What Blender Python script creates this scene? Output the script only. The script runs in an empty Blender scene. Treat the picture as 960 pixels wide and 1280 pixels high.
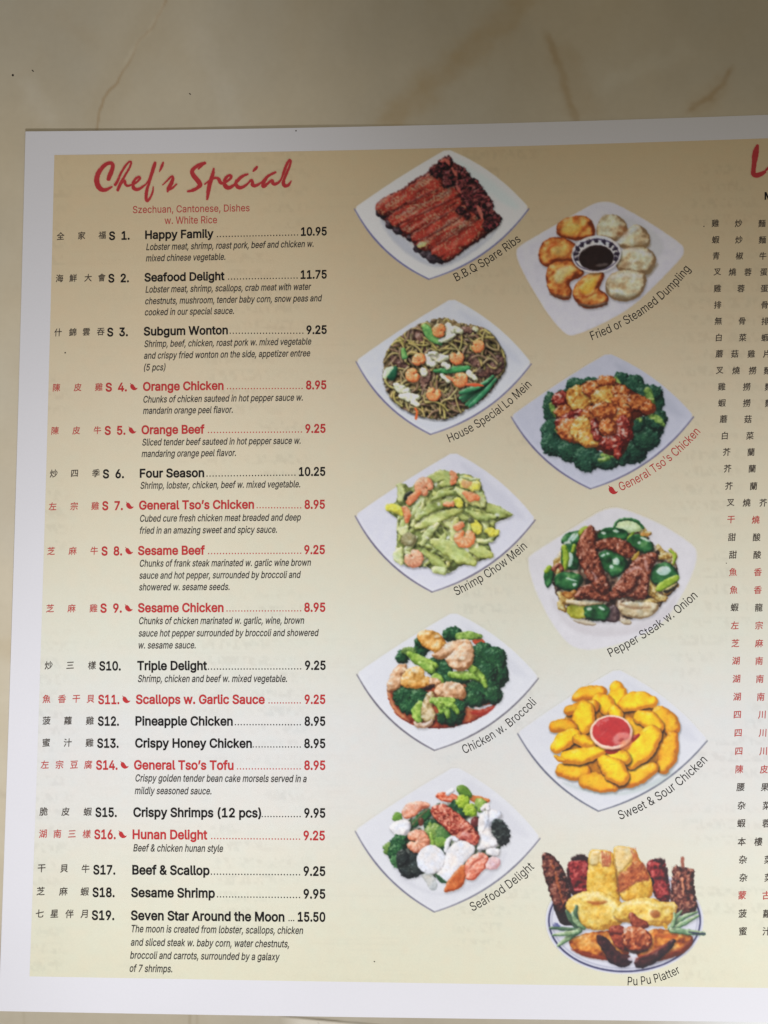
import bpy, math, os
import numpy as np
from mathutils import Vector, Matrix
from mathutils.geometry import tessellate_polygon, delaunay_2d_cdt

# ------------------------------------------------------------------ camera, world, light, exposure
scene = bpy.context.scene
C = scene.collection
FOC = 1000.0; CAM_H = 0.254
RX, RY, RZ = (math.radians(a) for a in (4.78568984, 1.53453247, -0.52654307))
ROT = Matrix.Rotation(RX, 3, 'X') @ Matrix.Rotation(RY, 3, 'Y') @ Matrix.Rotation(RZ, 3, 'Z')
RN = np.array([list(r) for r in ROT])
cam_d = bpy.data.cameras.new('camera')
cam_d.sensor_fit = 'VERTICAL'; cam_d.sensor_height = 36.0; cam_d.lens = FOC / 1280 * 36.0
cam_d.clip_start = 0.01; cam_d.clip_end = 50
cam = bpy.data.objects.new('camera', cam_d); C.objects.link(cam)
cam.matrix_world = Matrix.Translation((0, 0, CAM_H)) @ ROT.to_4x4()
scene.camera = cam

world = bpy.data.worlds.new('World'); scene.world = world; world.use_nodes = True
AMB = np.array([1.09, 1.0, 0.83]); AMB_K = 0.158
world.node_tree.nodes['Background'].inputs[0].default_value = (*(AMB * AMB_K / 0.8), 1)
world.node_tree.nodes['Background'].inputs[1].default_value = 1.0

# two added spots past the sheet's bottom; cone edges imitate the camera holder's shadow
KEY = np.array([0.985, 1.0, 1.085])
SPOTS = [dict(at=(0.1861, -1.0305, 0.5372), aim=(-0.1762, 0.1676, 0), half=0.1297, blend=0.5845, k=0.72, soft=0.05),
         dict(at=(0.5733, -0.4668, 0.9319), aim=(0.1087, -0.262, 0), half=0.3548, blend=0.7724, k=0.91476, soft=0.06)]
for sp_ in SPOTS:
    ld = bpy.data.lights.new('falloff_spot', 'SPOT')
    ld.spot_size = 2*sp_['half']; ld.spot_blend = sp_['blend']; ld.shadow_soft_size = sp_['soft']
    ld.energy = sp_['k']*4*math.pi*math.pi/0.8*KEY.max(); ld.color = tuple(KEY/KEY.max())
    lo = bpy.data.objects.new('falloff_spot', ld); C.objects.link(lo)
    lo.location = sp_['at']; lo.rotation_euler = (Vector(sp_['aim'])-Vector(sp_['at'])).to_track_quat('-Z', 'Y').to_euler()

scene.render.engine = 'CYCLES'
scene.view_settings.view_transform = 'Standard'; scene.view_settings.look = 'None'
scene.view_settings.exposure = 0.06; scene.view_settings.gamma = 1
scene.view_settings.use_curve_mapping = False
scene.cycles.max_bounces = 4

# ------------------------------------------------------------------ mapping of the sheet: printed position -> point on the sheet
def lift(px, py):
    """height of the sheet's top face over the table, a slightly wavy sheet"""
    px = np.asarray(px, float); py = np.asarray(py, float)
    z = 0.00036 + 0.00018*np.sin(px/170.0+0.6)*np.sin(py/210.0+0.3) + 0.00012*np.sin(px/61+py/97)
    z = z + 0.0005*np.clip((py-1090)/180, 0, 1)**2*(0.55+0.45*np.sin(px/150.0))
    z = z + 0.0001*np.clip((260-py)/110, 0, 1)
    return z
def place(px, py, z):
    px = np.asarray(px, float); py = np.asarray(py, float); z = np.broadcast_to(np.asarray(z, float), px.shape)
    d = np.stack([(px-480)/FOC, -(py-640)/FOC, -np.ones_like(px)], -1) @ RN.T
    t = (CAM_H - z) / -d[..., 2]
    return np.stack([d[..., 0]*t, d[..., 1]*t, z], -1)
def on_sheet(px, py, dz):
    return place(px, py, lift(px, py) + dz)

def s2l(c):
    c = np.asarray(c, float); return np.where(c <= .04045, c/12.92, ((c+.055)/1.055)**2.4)
def l2s(c):
    c = np.clip(np.asarray(c, float), 0, None); return np.where(c <= .0031308, c*12.92, 1.055*c**(1/2.4)-.055)
def light_at(px, py):
    """light falling on the table (only used to turn colours read off the photo into surface colours)"""
    P = place(px, py, 0.0); E = AMB_K*AMB*np.ones(P.shape)
    for q in SPOTS:
        S = np.array(q['at']); ax = np.array(q['aim'])-S; ax = ax/np.linalg.norm(ax); d = P-S; L = np.linalg.norm(d, axis=-1)
        t = np.clip(((d@ax)/L-math.cos(q['half']))/((1-math.cos(q['half']))*q['blend']), 0, 1)
        E = E+(q['k']*t*t*(3-2*t)*S[2]/L**3)[..., None]*KEY
    return E
def albedo_enc(rgb, E):
    """observed 0-255 colour under light E -> encoded surface colour"""
    return l2s(np.clip(s2l(np.asarray(rgb, float)/255)/E*0.8, 0.004, 0.93))

# ------------------------------------------------------------------ noise
def _hash(ix, iy, seed):
    n = (ix.astype(np.int64)*374761393 + iy.astype(np.int64)*668265263 + seed*974711) & 0x7fffffff
    n = ((n ^ (n >> 13))*1274126177) & 0x7fffffff
    n = (n ^ (n >> 16)) & 0xffff
    return n/65535.0
def vnoise(x, y, seed=0):
    ix = np.floor(x); iy = np.floor(y); fx = x-ix; fy = y-iy
    fx = fx*fx*(3-2*fx); fy = fy*fy*(3-2*fy)
    a = _hash(ix, iy, seed); b = _hash(ix+1, iy, seed); c = _hash(ix, iy+1, seed); d = _hash(ix+1, iy+1, seed)
    return (a*(1-fx)+b*fx)*(1-fy) + (c*(1-fx)+d*fx)*fy
def fbm(x, y, seed=0, octv=3):
    s = 0; a = 1; t = 0
    for o in range(octv):
        s = s + a*(vnoise(x*2**o, y*2**o, seed+o*17)-.5); t += a; a *= .55
    return 2*s/t
def worley(x, y, seed=0):
    ix = np.floor(x); iy = np.floor(y); best = np.full(x.shape, 9.0)
    for dx in (-1, 0, 1):
        for dy in (-1, 0, 1):
            jx = ix+dx; jy = iy+dy
            qx = jx+_hash(jx, jy, seed); qy = jy+_hash(jx, jy, seed+5)
            best = np.minimum(best, (x-qx)**2+(y-qy)**2)
    return np.sqrt(best)

# ------------------------------------------------------------------ object helpers
def tag(o, label=None, cat=None, group=None, kind=None):
    if label: o['label'] = label
    if cat: o['category'] = cat
    if group: o['group'] = group
    if kind: o['kind'] = kind
    return o
def link(name, me, parent=None):
    o = bpy.data.objects.new(name, me); C.objects.link(o)
    if parent is not None: o.parent = parent
    return o
def mesh_np(name, V, F, mat, parent=None, col=None, smooth=False):
    V = np.asarray(V, np.float32); F = np.asarray(F, np.int32)
    me = bpy.data.meshes.new(name)
    me.vertices.add(len(V)); me.vertices.foreach_set('co', V.ravel())
    n = F.shape[1]
    me.loops.add(F.size); me.loops.foreach_set('vertex_index', F.ravel())
    me.polygons.add(len(F)); me.polygons.foreach_set('loop_start', np.arange(len(F), dtype=np.int32)*n)
    if smooth: me.polygons.foreach_set('use_smooth', np.ones(len(F), bool))
    me.update(calc_edges=True)
    if col is not None:
        a = me.color_attributes.new('ink', 'FLOAT_COLOR', 'POINT')
        a.data.foreach_set('color', np.c_[col, np.ones(len(V))].astype(np.float32).ravel())
    me.materials.append(mat)
    return link(name, me, parent)
def grid_faces(ny, nx):
    i = np.arange((ny-1)*nx).reshape(ny-1, nx)[:, :-1]
    return np.stack([i, i+nx, i+nx+1, i+1], -1)
def interp(pts):
    xs, ys = zip(*pts); xs = np.array(xs, float); ys = np.array(ys, float)
    def f(x):
        x = np.asarray(x, float); y = np.interp(x, xs, ys)
        y = np.where(x > xs[-1], ys[-1]+(x-xs[-1])*(ys[-1]-ys[-2])/(xs[-1]-xs[-2]), y)
        return np.where(x < xs[0], ys[0]+(x-xs[0])*(ys[1]-ys[0])/(xs[1]-xs[0]), y)
    return f
def smooth_curve(pts):
    """quadratic/cubic fit through traced edge points"""
    xs, ys = zip(*pts); k = np.polyfit(xs, ys, min(2, len(pts)-1))
    return lambda x: np.polyval(k, np.asarray(x, float))

# ------------------------------------------------------------------ materials
def nt(m): return m.node_tree.nodes, m.node_tree.links
def new_mat(name, rough=.6, spec=.3):
    m = bpy.data.materials.new(name); m.use_nodes = True
    b = m.node_tree.nodes['Principled BSDF']
    b.inputs['Roughness'].default_value = rough; b.inputs['Specular IOR Level'].default_value = spec
    return m, b
def add_bump(m, b, scale, strength, dist):
    n, l = nt(m); tc = n.new('ShaderNodeTexCoord'); no = n.new('ShaderNodeTexNoise'); bu = n.new('ShaderNodeBump')
    no.inputs['Scale'].default_value = scale; no.inputs['Detail'].default_value = 4
    bu.inputs['Strength'].default_value = strength; bu.inputs['Distance'].default_value = dist
    l.new(tc.outputs['Object'], no.inputs['Vector']); l.new(no.outputs['Fac'], bu.inputs['Height']); l.new(bu.outputs['Normal'], b.inputs['Normal'])
    return tc
def grain(m, b, src, scale=2600, amt=.05, low=35, lowamt=.03):
    """src colour socket * fine fibre grain * broad unevenness -> base colour"""
    n, l = nt(m); tc = n.new('ShaderNodeTexCoord')
    cur = src
    for sc_, am in ((scale, amt), (low, lowamt)):
        no = n.new('ShaderNodeTexNoise'); no.inputs['Scale'].default_value = sc_; no.inputs['Detail'].default_value = 3
        l.new(tc.outputs['Object'], no.inputs['Vector'])
        mr = n.new('ShaderNodeMapRange'); mr.inputs['To Min'].default_value = 1-am; mr.inputs['To Max'].default_value = 1+am
        l.new(no.outputs['Fac'], mr.inputs['Value'])
        mx = n.new('ShaderNodeMix'); mx.data_type = 'RGBA'; mx.blend_type = 'MULTIPLY'; mx.inputs['Factor'].default_value = 1
        l.new(cur, mx.inputs['A']); l.new(mr.outputs['Result'], mx.inputs['B']); cur = mx.outputs['Result']
    l.new(cur, b.inputs['Base Color'])
def attr_mat(name, rough, spec, bump=None, **kw):
    m, b = new_mat(name, rough, spec); n, l = nt(m)
    a = n.new('ShaderNodeAttribute'); a.attribute_name = 'ink'
    grain(m, b, a.outputs['Color'], **kw)
    if bump: add_bump(m, b, *bump)
    return m
def flat_mat(name, rgb, rough=.55, spec=.3, **kw):
    m, b = new_mat(name, rough, spec); n, l = nt(m)
    c = n.new('ShaderNodeRGB'); c.outputs[0].default_value = (*rgb, 1)
    grain(m, b, c.outputs[0], **kw)
    return m
PAPER = np.array([.795, .785, .805])
M_paper = flat_mat('white_paper', PAPER, .62, .25, scale=1800, amt=.02, low=26, lowamt=.025)
add_bump(M_paper, M_paper.node_tree.nodes['Principled BSDF'], 900, .12, .00004)
M_print = attr_mat('printed_ink', .6, .25, (900, .12, .00004), scale=2400, amt=.05, low=60, lowamt=.012)
M_photo = attr_mat('printed_picture', .58, .25, None, scale=2400, amt=.06, low=90, lowamt=.02)
M_black = flat_mat('black_ink', (.018, .016, .016), .85, .08, scale=2600, amt=.3)
M_grey = flat_mat('dark_grey_ink', (.05, .045, .04), .85, .08, scale=2600, amt=.3)
M_red = flat_mat('red_ink', (.54, .046, .048), .85, .08, scale=2600, amt=.15)
M_pink = flat_mat('light_red_ink', (.55, .085, .075), .85, .08, scale=2600, amt=.15)
M_brown = flat_mat('brown_ink', (.07, .055, .045), .85, .08, scale=2600, amt=.3)
M_table = attr_mat('polished_marble', .3, .3, None, scale=420, amt=.035, low=22, lowamt=.05)
M_crumb = flat_mat('dark_crumb', (.035, .025, .02), .9, .1)

# ------------------------------------------------------------------ the table
def dist_poly(X, Y, pts):
    """distance to an open polyline and the parameter 0..1 along it"""
    P = np.array(pts, float); seg = np.hypot(*(P[1:, :2]-P[:-1, :2]).T); cum = np.r_[0, np.cumsum(seg)]; tot = cum[-1]
    best = np.full(X.shape, 1e9); tb = np.zeros(X.shape)
    for k in range(len(P)-1):
        ax, ay = P[k, :2]; bx, by = P[k+1, :2]; L2 = max((bx-ax)**2+(by-ay)**2, 1e-9)
        t = np.clip(((X-ax)*(bx-ax)+(Y-ay)*(by-ay))/L2, 0, 1)
        d = np.hypot(X-ax-t*(bx-ax), Y-ay-t*(by-ay)); m = d < best
        best = np.where(m, d, best); tb = np.where(m, (cum[k]+t*seg[k])/tot, tb)
    return best, tb
xs = np.r_[np.arange(-640, -30, 30), np.arange(-30, 60, 1.6), np.arange(60, 990, 2.0), np.arange(990, 1600, 30)]
ys = np.r_[np.arange(-560, -20, 30), np.arange(-20, 172, 1.6), np.arange(172, 1250, 6), np.arange(1250, 1300, 1.6), np.arange(1300, 1900, 30)]
X, Y = np.meshgrid(xs, ys)
MAR = np.array([.65, .575, .425])
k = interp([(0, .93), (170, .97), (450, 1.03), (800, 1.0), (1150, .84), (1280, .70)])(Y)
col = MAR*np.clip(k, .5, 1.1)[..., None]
warm = fbm(X/190+3, Y/190, 5, 4)                       # broad cloudy patches
col = col*(1+.085*warm[..., None]*np.array([1.3, .9, .2]))
pale = np.clip(fbm(X/90+.8*warm, Y/150+warm, 9, 4), 0, 1)
col = col*(1+.05*pale[..., None]) + .01*pale[..., None]
mot = fbm(X/34, Y/46, 61, 4); col = col*(1+.05*mot[..., None]*np.array([.7, 1., 1.5]))
def vein(pts, w, colr, soft, amt, seed, jit=3):
    global col
    jx = X+jit*fbm(X/16, Y/16, seed); jy = Y+jit*fbm(X/16+9, Y/16, seed+1)
    d, t = dist_poly(jx, jy, pts)
    a = amt*np.exp(-np.clip(d-w/2, 0, None)**2/(2*soft**2))*(.65+.35*fbm(X/22, Y/22, seed+2)+.1)
    a = a*np.clip(np.minimum(t, 1-t)*8+.3, 0, 1)
    a = np.clip(a*.82, 0, 1)[..., None]
    col = col*(1-a) + np.array(colr)*a
vein([(207,-25),(207,0),(190,35),(175,50),(160,80),(145,105),(130,122),(125,140),(121,163),(118,240)], 1.2, (.44,.29,.14), .9, .85, 11, 2)
vein([(207,0),(186,38),(170,56),(155,86)], 1.0, (.85,.78,.6), 1.6, .45, 12, 3)
vein([(207,0),(190,35),(160,80),(130,122),(121,163)], 10, (.55,.44,.27), 12, .3, 13, 8)
vein([(670,-30),(655,0),(620,35),(590,60),(540,105),(497,140),(470,170)], 8, (.52,.37,.17), 11, .62, 14, 10)
vein([(681,40),(690,60),(700,82),(710,118),(719,150),(722,190)], 2, (.42,.28,.12), 2.8, .75, 15, 4)
vein([(690,60),(712,85),(724,120),(728,150)], 12, (.53,.40,.22), 9, .5, 16, 8)
vein([(914,84),(902,108),(888,122),(872,130),(860,141)], 1.5, (.42,.27,.11), 2.0, .8, 17, 4)
vein([(906,98),(890,122),(862,140)], 8, (.52,.38,.2), 7, .4, 18, 6)
vein([(240,30),(262,80),(286,130),(296,165)], 6, (.75,.7,.58), 9, .3, 19, 10)
vein([(750,110),(790,90),(840,75),(865,55)], 3, (.78,.74,.6), 6, .35, 20, 8)
vein([(28,92),(45,120),(62,155)], 4, (.8,.75,.63), 7, .3, 21, 8)
vein([(70,15),(95,35),(120,50)], 3, (.55,.45,.3), 6, .3, 22, 8)
vein([(-60,790),(0,808),(30,822)], 6, (.5,.38,.2), 7, .5, 23, 6)
vein([(-40,975),(0,990),(20,1000)], 1, (.42,.36,.27), 2.0, .5, 24, 3)
vein([(-40,560),(0,640),(15,700)], 10, (.68,.62,.5), 12, .3, 25, 8)
for vx, s_ in ((237, 1.0), (246, .6), (30, .5)):
    vein([(vx, 1262), (vx+1, 1300)], 1.0, (.3, .24, .15), 1.0, .6*s_, 26+int(vx), 1)
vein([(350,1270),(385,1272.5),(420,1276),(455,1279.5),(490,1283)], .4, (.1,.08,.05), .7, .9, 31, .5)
m_ = np.clip((Y-(1271+(X-350)*.094))/1.5, 0, 1)*np.clip((X-350)/25, 0, 1)*np.clip((Y-1255)/4, 0, 1)
col = col*(1-m_[..., None]) + np.array([.66, .61, .50])*(1+.1*warm[..., None])*m_[..., None]
m_ = np.clip((X-790)/120, 0, 1)*np.clip((Y-1262)/6, 0, 1)
col = col*(1-m_[..., None]) + np.array([.62, .62, .58])*m_[..., None]
sp = vnoise(X/2.3, Y/2.3, 77) > .9965                    # tiny dark flecks in the stone
col = np.where(sp[..., None], col*.72, col)
ny, nx = X.shape
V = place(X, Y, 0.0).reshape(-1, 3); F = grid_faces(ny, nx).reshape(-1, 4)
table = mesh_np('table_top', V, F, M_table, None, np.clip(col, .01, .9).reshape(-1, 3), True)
# slab edge and underside
co = [V[0], V[nx-1], V[-1], V[-nx]]
bv = [tuple(c) for c in co] + [(c[0], c[1], -0.02) for c in co]
me = bpy.data.meshes.new('table_slab')
me.from_pydata(bv, [], [(0,1,5,4), (1,2,6,5), (2,3,7,6), (3,0,4,7), (7,6,5,4)]); me.update()
at_ = me.color_attributes.new('ink', 'FLOAT_COLOR', 'POINT'); at_.data.foreach_set('color', np.tile([*MAR, 1], 8).astype(np.float32))
me.materials.append(M_table); slab = link('table_edge', me, table)
table['kind'] = 'structure'; table['label'] = 'polished beige marble table top with brown veins'

for (cx, cy, sz, lb) in ((16, 94, 2.6, 'tiny round dark crumb on the marble near the left edge'),
                         (41, 88.5, 3.2, 'tiny slanted dark fleck on the marble above the menu corner'),
                         (237.5, 117.5, 3.0, 'tiny dark fleck on the marble just above the menu heading'),
                         ):
    rs = np.random.RandomState(int(cx)); n = 10
    prof = [(0.0, 1.0), (.5, .8), (.85, .4), (1.0, .0)]
    vs = []; fs = []
    ang = np.radians(0 if cx < 20 else 40)
    asp = 1.0 if cx < 20 else .35
    for (r_, h_) in prof[1:]:
        for q in range(n):
            a = 2*math.pi*q/n; rr = sz*.5*r_*(1+.25*rs.rand()); dx = rr*math.cos(a); dy = rr*math.sin(a)*asp
            x_ = cx+dx*math.cos(ang)-dy*math.sin(ang); y_ = cy+dx*math.sin(ang)+dy*math.cos(ang)
            vs.append(place(x_, y_, h_*sz*.00007))
    vs.append(place(cx, cy, sz*.00007)); top = len(vs)-1
    for q in range(n):
        fs.append((q, (q+1) % n, top))
    for r_ in (0, 1):
        for q in range(n): a = r_*n+q; b = r_*n+(q+1) % n; fs.append((a, a+n, b+n, b))
    me = bpy.data.meshes.new('crumb'); me.from_pydata([tuple(v) for v in vs], [], fs); me.update(); me.materials.append(M_crumb)
    tag(link('crumb', me), lb, 'crumb')

# ------------------------------------------------------------------ the menu sheet
menu = bpy.data.objects.new('restaurant_menu', None); C.objects.link(menu)
menu.empty_display_size = .02
tag(menu, 'white paper restaurant menu with cream printed panel of dishes lying on the marble table', 'menu')

def region_grid(xl, xr, yt, yb, du, dv):
    """xl(y) left edge, xr number, yt(x), yb(x)"""
    nu = int((xr-30)/du)+1; nv = int(1080/dv)+1
    u, v = np.meshgrid(np.linspace(0, 1, nu), np.linspace(0, 1, nv))
    y = 200+v*1000
    for _ in range(6):
        x = xl(y)*(1-u)+xr*u; y = yt(x)*(1-v)+yb(x)*v
    return x, y
pap_l = smooth_curve([(164.7, 31.5), (414, 25.8), (690, 18), (915, 9.5), (1150, 2), (1264, -1.5)])
pap_t = smooth_curve([(30, 164.3), (255, 161.8), (480, 157.6), (720, 151.5), (960, 143.5)])
pap_b = smooth_curve([(0, 1264), (250, 1268.3), (430, 1271), (700, 1275), (960, 1277.3)])
pan_l = smooth_curve([(193.7, 67.6), (486, 61.5), (695, 54.5), (915, 47), (1219, 37.3)])
pan_t = smooth_curve([(67, 193.9), (270, 190.8), (480, 186.6), (720, 181), (960, 172.6)])
pan_b = smooth_curve([(38, 1220.5), (250, 1224), (400, 1227), (700, 1231.3), (960, 1235)])

x, y = region_grid(pap_l, 1430, pap_t, pap_b, 7, 7)
ny, nx = x.shape
top = on_sheet(x, y, 0).reshape(-1, 3); bot = on_sheet(x, y, -0.00012).reshape(-1, 3)
F = grid_faces(ny, nx).reshape(-1, 4)
N = ny*nx
idx = np.arange(N).reshape(ny, nx)
ring = np.r_[idx[0], idx[1:, -1], idx[-1, ::-1][1:], idx[::-1, 0][1:-1]]
rn = np.roll(ring, -1)
m_ = len(ring); r0 = np.arange(m_); r1 = np.roll(r0, -1)                 # the cut edge has vertices of its own, so it stays crisp
side = np.stack([2*N+r0, 2*N+r1, 2*N+m_+r1, 2*N+m_+r0], -1)
mesh_np('paper_sheet', np.r_[top, bot, top[ring], bot[ring]], np.r_[F, F[:, ::-1]+N, side], M_paper, menu)

# cream panel: printed gradient from warm cream (top) over near white to pale yellow (bottom)
gy = np.array([170, 215, 300, 400, 500, 600, 700, 800, 870, 905, 945, 1020, 1063, 1150, 1240, 1400], float)
gr = np.array([.945, .945, .955, .965, .97, .975, .98, .98, .985, .985, .985, .99, .99, .985, .975, .97])
gg = np.array([.76, .77, .787, .815, .85, .89, .93, .975, .985, .99, .985, .98, .975, .97, .95, .945])
gb = np.array([.45, .47, .495, .535, .59, .635, .695, .785, .86, .905, .90, .86, .80, .735, .685, .68])
def panel_lin(px, py):
    yy = py + (px-67)*.012
    c = np.stack([np.interp(yy, gy, g) for g in (gr, gg, gb)], -1)*PAPER
    # faint show-through of the printing on the other side
    row = np.abs(((py*1.0+px*.01) % 21)-10.5)
    colm = (np.clip(np.sin(px/47.0+1.1)*1.8, 0, 1)*.8+.2)
    tx = np.clip((vnoise(px/3.1, py/4.6, 41)-.45)*4, 0, 1)*np.clip((7.5-row)/2, 0, 1)*colm
    big = np.clip((vnoise(px/60, py/45, 43)-.35)*3, 0, 1)
    lines = np.clip((vnoise(px/70, py/2.2, 45)-.72)*5, 0, 1)*.35
    c = c*(1-.07*(tx*big+lines*big)[..., None])
    # blotchy ink / fibre unevenness
    ch = fbm(px/13, py/11, 47, 3)[..., None]; lu = fbm(px/7, py/7, 51, 3)[..., None]
    return np.clip(c*(1+.014*ch*np.array([1.2, -.6, -1.4])+.012*lu), 0, .95)
x, y = region_grid(pan_l, 1400, pan_t, pan_b, 2.6, 2.6)
ny, nx = x.shape
mesh_np('cream_panel', on_sheet(x, y, .00003).reshape(-1, 3), grid_faces(ny, nx).reshape(-1, 4), M_print, menu, panel_lin(x, y).reshape(-1, 3))

# ------------------------------------------------------------------ lettering
FDIR = os.path.join(bpy.utils.resource_path('LOCAL'), 'datafiles', 'fonts')
try: INTER = bpy.data.fonts.load(os.path.join(FDIR, 'Inter.woff2'))
except Exception: INTER = None
_gl = {}
def outlines(body, font, off, res):
    key = (body, font, off, res)
    if key in _gl: return _gl[key]
    c = bpy.data.curves.new('lettering', 'FONT'); c.body = body; c.size = 1; c.resolution_u = res
    c.dimensions = '2D'; c.fill_mode = 'NONE'
    if font == 'sans' and INTER: c.font = INTER
    o = bpy.data.objects.new('lettering', c); C.objects.link(o)
    dg = bpy.context.evaluated_depsgraph_get(); me = o.evaluated_get(dg).to_mesh()
    n = len(me.vertices); co = np.zeros(n*3); me.vertices.foreach_get('co', co); co = co.reshape(-1, 3)[:, :2]
    nb = [[] for _ in range(n)]
    for e in me.edges: a, b = e.vertices; nb[a].append(b); nb[b].append(a)
    used = np.zeros(n, bool); loops = []
    for s in range(n):
        if used[s] or len(nb[s]) < 2: continue
        lp = [s]; used[s] = True; prev = -1; cur = s
        while True:
            nx_ = [q for q in nb[cur] if q != prev and not used[q]]
            if not nx_: break
            prev, cur = cur, nx_[0]; used[cur] = True; lp.append(cur)
        if len(lp) > 2: loops.append(co[lp])
    o.evaluated_get(dg).to_mesh_clear()
    bpy.data.objects.remove(o); bpy.data.curves.remove(c)
    def area(P): x, y = P[:, 0], P[:, 1]; return .5*np.sum(x*np.roll(y, -1)-np.roll(x, -1)*y)
    def inside(p, P):
        x, y = P[:, 0], P[:, 1]; x2, y2 = np.roll(x, -1), np.roll(y, -1)
        m = (y > p[1]) != (y2 > p[1])
        with np.errstate(divide='ignore', invalid='ignore'): xi = (x2-x)*(p[1]-y)/(y2-y)+x
        return np.sum(m & (p[0] < xi)) % 2 == 1
    ar = [area(P) for P in loops]
    if not loops: _gl[key] = []; return []
    sg = np.sign(ar[int(np.argmax(np.abs(ar)))])
    # winding test: the sign of the outermost loops
    outs = [i for i, a in enumerate(ar) if np.sign(a) == sg]; groups = {i: [] for i in outs}
    for i, a in enumerate(ar):
        if np.sign(a) != sg:
            cand = [j for j in outs if abs(ar[j]) > abs(a) and inside(loops[i][0], loops[j])]
            if cand: groups[min(cand, key=lambda j: abs(ar[j]))].append(i)
    if off:                                             # thicken the strokes evenly
        new = []
        for P in loops:
            e1 = P-np.roll(P, 1, 0); e2 = np.roll(P, -1, 0)-P
            def un(v): return v/np.maximum(np.linalg.norm(v, axis=1), 1e-9)[:, None]
            n1 = un(e1)@np.array([[0, -1], [1, 0]]); n2 = un(e2)@np.array([[0, -1], [1, 0]])
            m = n1+n2; ml = np.maximum((m*n1).sum(1), .7)[:, None]
            new.append(P+m/ml*off*sg)
        loops = new
    # letters one by one: constrained triangulation, keep what lies inside by winding number
    order = sorted(range(len(loops)), key=lambda i: loops[i][:, 0].min()); clusters = []
    for i in order:
        x0_, x1_ = loops[i][:, 0].min(), loops[i][:, 0].max()
        if clusters and x0_ < clusters[-1][1]-.001: clusters[-1][0].append(i); clusters[-1][1] = max(clusters[-1][1], x1_)
        else: clusters.append([[i], x1_])
    res_ = []
    for ci, (ids, _) in enumerate(clusters):
        vs = []; es = []; A_ = []; B_ = []
        for i in ids:
            P = loops[i]; keep_ = np.linalg.norm(P-np.roll(P, 1, 0), axis=1) > 1e-5; P = P[keep_]
            n0 = len(vs); m = len(P)
            if m < 3: continue
            vs += [Vector((p[0], p[1])) for p in P]; es += [(n0+q, n0+(q+1) % m) for q in range(m)]
            A_.append(P); B_.append(np.roll(P, -1, 0))
        if not vs: continue
        ov, oe, of, *_r = delaunay_2d_cdt(vs, es, [], 0, 1e-6)
        if not of: continue
        OV = np.array([tuple(v) for v in ov]); T_ = np.array([list(f)[:3] for f in of])
        cc_ = OV[T_].mean(1); A1 = np.concatenate(A_); B1 = np.concatenate(B_)
        x, y = cc_[:, :1], cc_[:, 1:]
        up = (A1[:, 1] <= y) & (B1[:, 1] > y); dn = (A1[:, 1] > y) & (B1[:, 1] <= y)
        cr = (B1[:, 0]-A1[:, 0])*(y-A1[:, 1])-(x-A1[:, 0])*(B1[:, 1]-A1[:, 1])
        wn = (up & (cr > 0)).sum(1)*1 - (dn & (cr < 0)).sum(1)
        T_ = T_[wn*sg > 0]
        if len(T_): res_.append((OV, T_, 0))
    _gl[key] = res_
    return res_
def cap_height(font):
    g = outlines('H', font, 0, 2)
    return max(v[:, 1].max() for v, _, _ in g)
CAP = {f: cap_height(f) for f in ('sans', 'cjk')}
def lettering(name, specs, mat, parent, dz=.00007):
    """specs: list of (outlines, func mapping em coords -> px,py); one mesh"""
    Vs = []; Fs = []; n = 0
    for gl, fn in specs:
        for v, t, layer in gl:
            if not len(t): continue
            px, py = fn(v[:, 0], v[:, 1])
            Vs.append(on_sheet(px, py, dz+layer*.000012)); Fs.append(t+n); n += len(v)
    if not Vs: return None
    return mesh_np(name, np.concatenate(Vs), np.concatenate(Fs), mat, parent)
def bounds(gl):
    a = np.concatenate([v for v, _, _ in gl]); return a.min(0), a.max(0)
def fit(body, x0, x1, yb, cap, font='sans', off=0.0, slope=0.0, shear=0.0, res=3):
    """text stretched between x0 and x1 px on baseline yb (at x0), capital height cap px"""
    gl = outlines(body, font, off, res)
    gl = [(np.c_[v[:, 0]+shear*v[:, 1], v[:, 1]], t, l) for v, t, l in gl]
    a, b = bounds(gl); kx = (x1-x0)/(b[0]-a[0]); ky = cap/CAP[font]
    return gl, (lambda X, Y: (x0+(X-a[0])*kx, yb+slope*(X-a[0])*kx-Y*ky))
def along(body, pts, cap, off=0.014, res=3):
    """text bent along a quadratic arc through three points (px)"""
    gl = outlines(body, 'sans', off, res); a, b = bounds(gl)
    p0, pm, p2 = (np.array(p, float) for p in pts); p1 = 2*pm-.5*(p0+p2)
    ts = np.linspace(0, 1, 200)[:, None]; Q = (1-ts)**2*p0+2*ts*(1-ts)*p1+ts**2*p2
    s = np.r_[0, np.cumsum(np.hypot(*(Q[1:]-Q[:-1]).T))]; s /= s[-1]
    D = np.gradient(Q, axis=0); D /= np.linalg.norm(D, axis=1)[:, None]; ky = cap/CAP['sans']
    def f(X, Y):
        u = (X-a[0])/(b[0]-a[0])
        qx = np.interp(u, s, Q[:, 0]); qy = np.interp(u, s, Q[:, 1]); dx = np.interp(u, s, D[:, 0]); dy = np.interp(u, s, D[:, 1])
        return qx+dy*Y*ky, qy-dx*Y*ky
    return gl, f
def cjk(chars, xs, yc, size, slope=0, off=.012):
    out = []
    for ch, xc in zip(chars, xs):
        gl = outlines(ch, 'cjk', off, 2)
        if not gl: continue
        a, b = bounds(gl); c = (a+b)/2; kk = size/.92; y0 = yc+slope*(xc-xs[0])
        out.append((gl, (lambda X, Y, c=c, kk=kk, xc=xc, y0=y0: (xc+(X-c[0])*kk*.95+(Y-c[1])*kk*.06, y0-(Y-c[1])*kk-(X-c[0])*kk*.05))))
    return out
def slope_at(y): return -.0205+(y-294)/851*.0305
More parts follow.
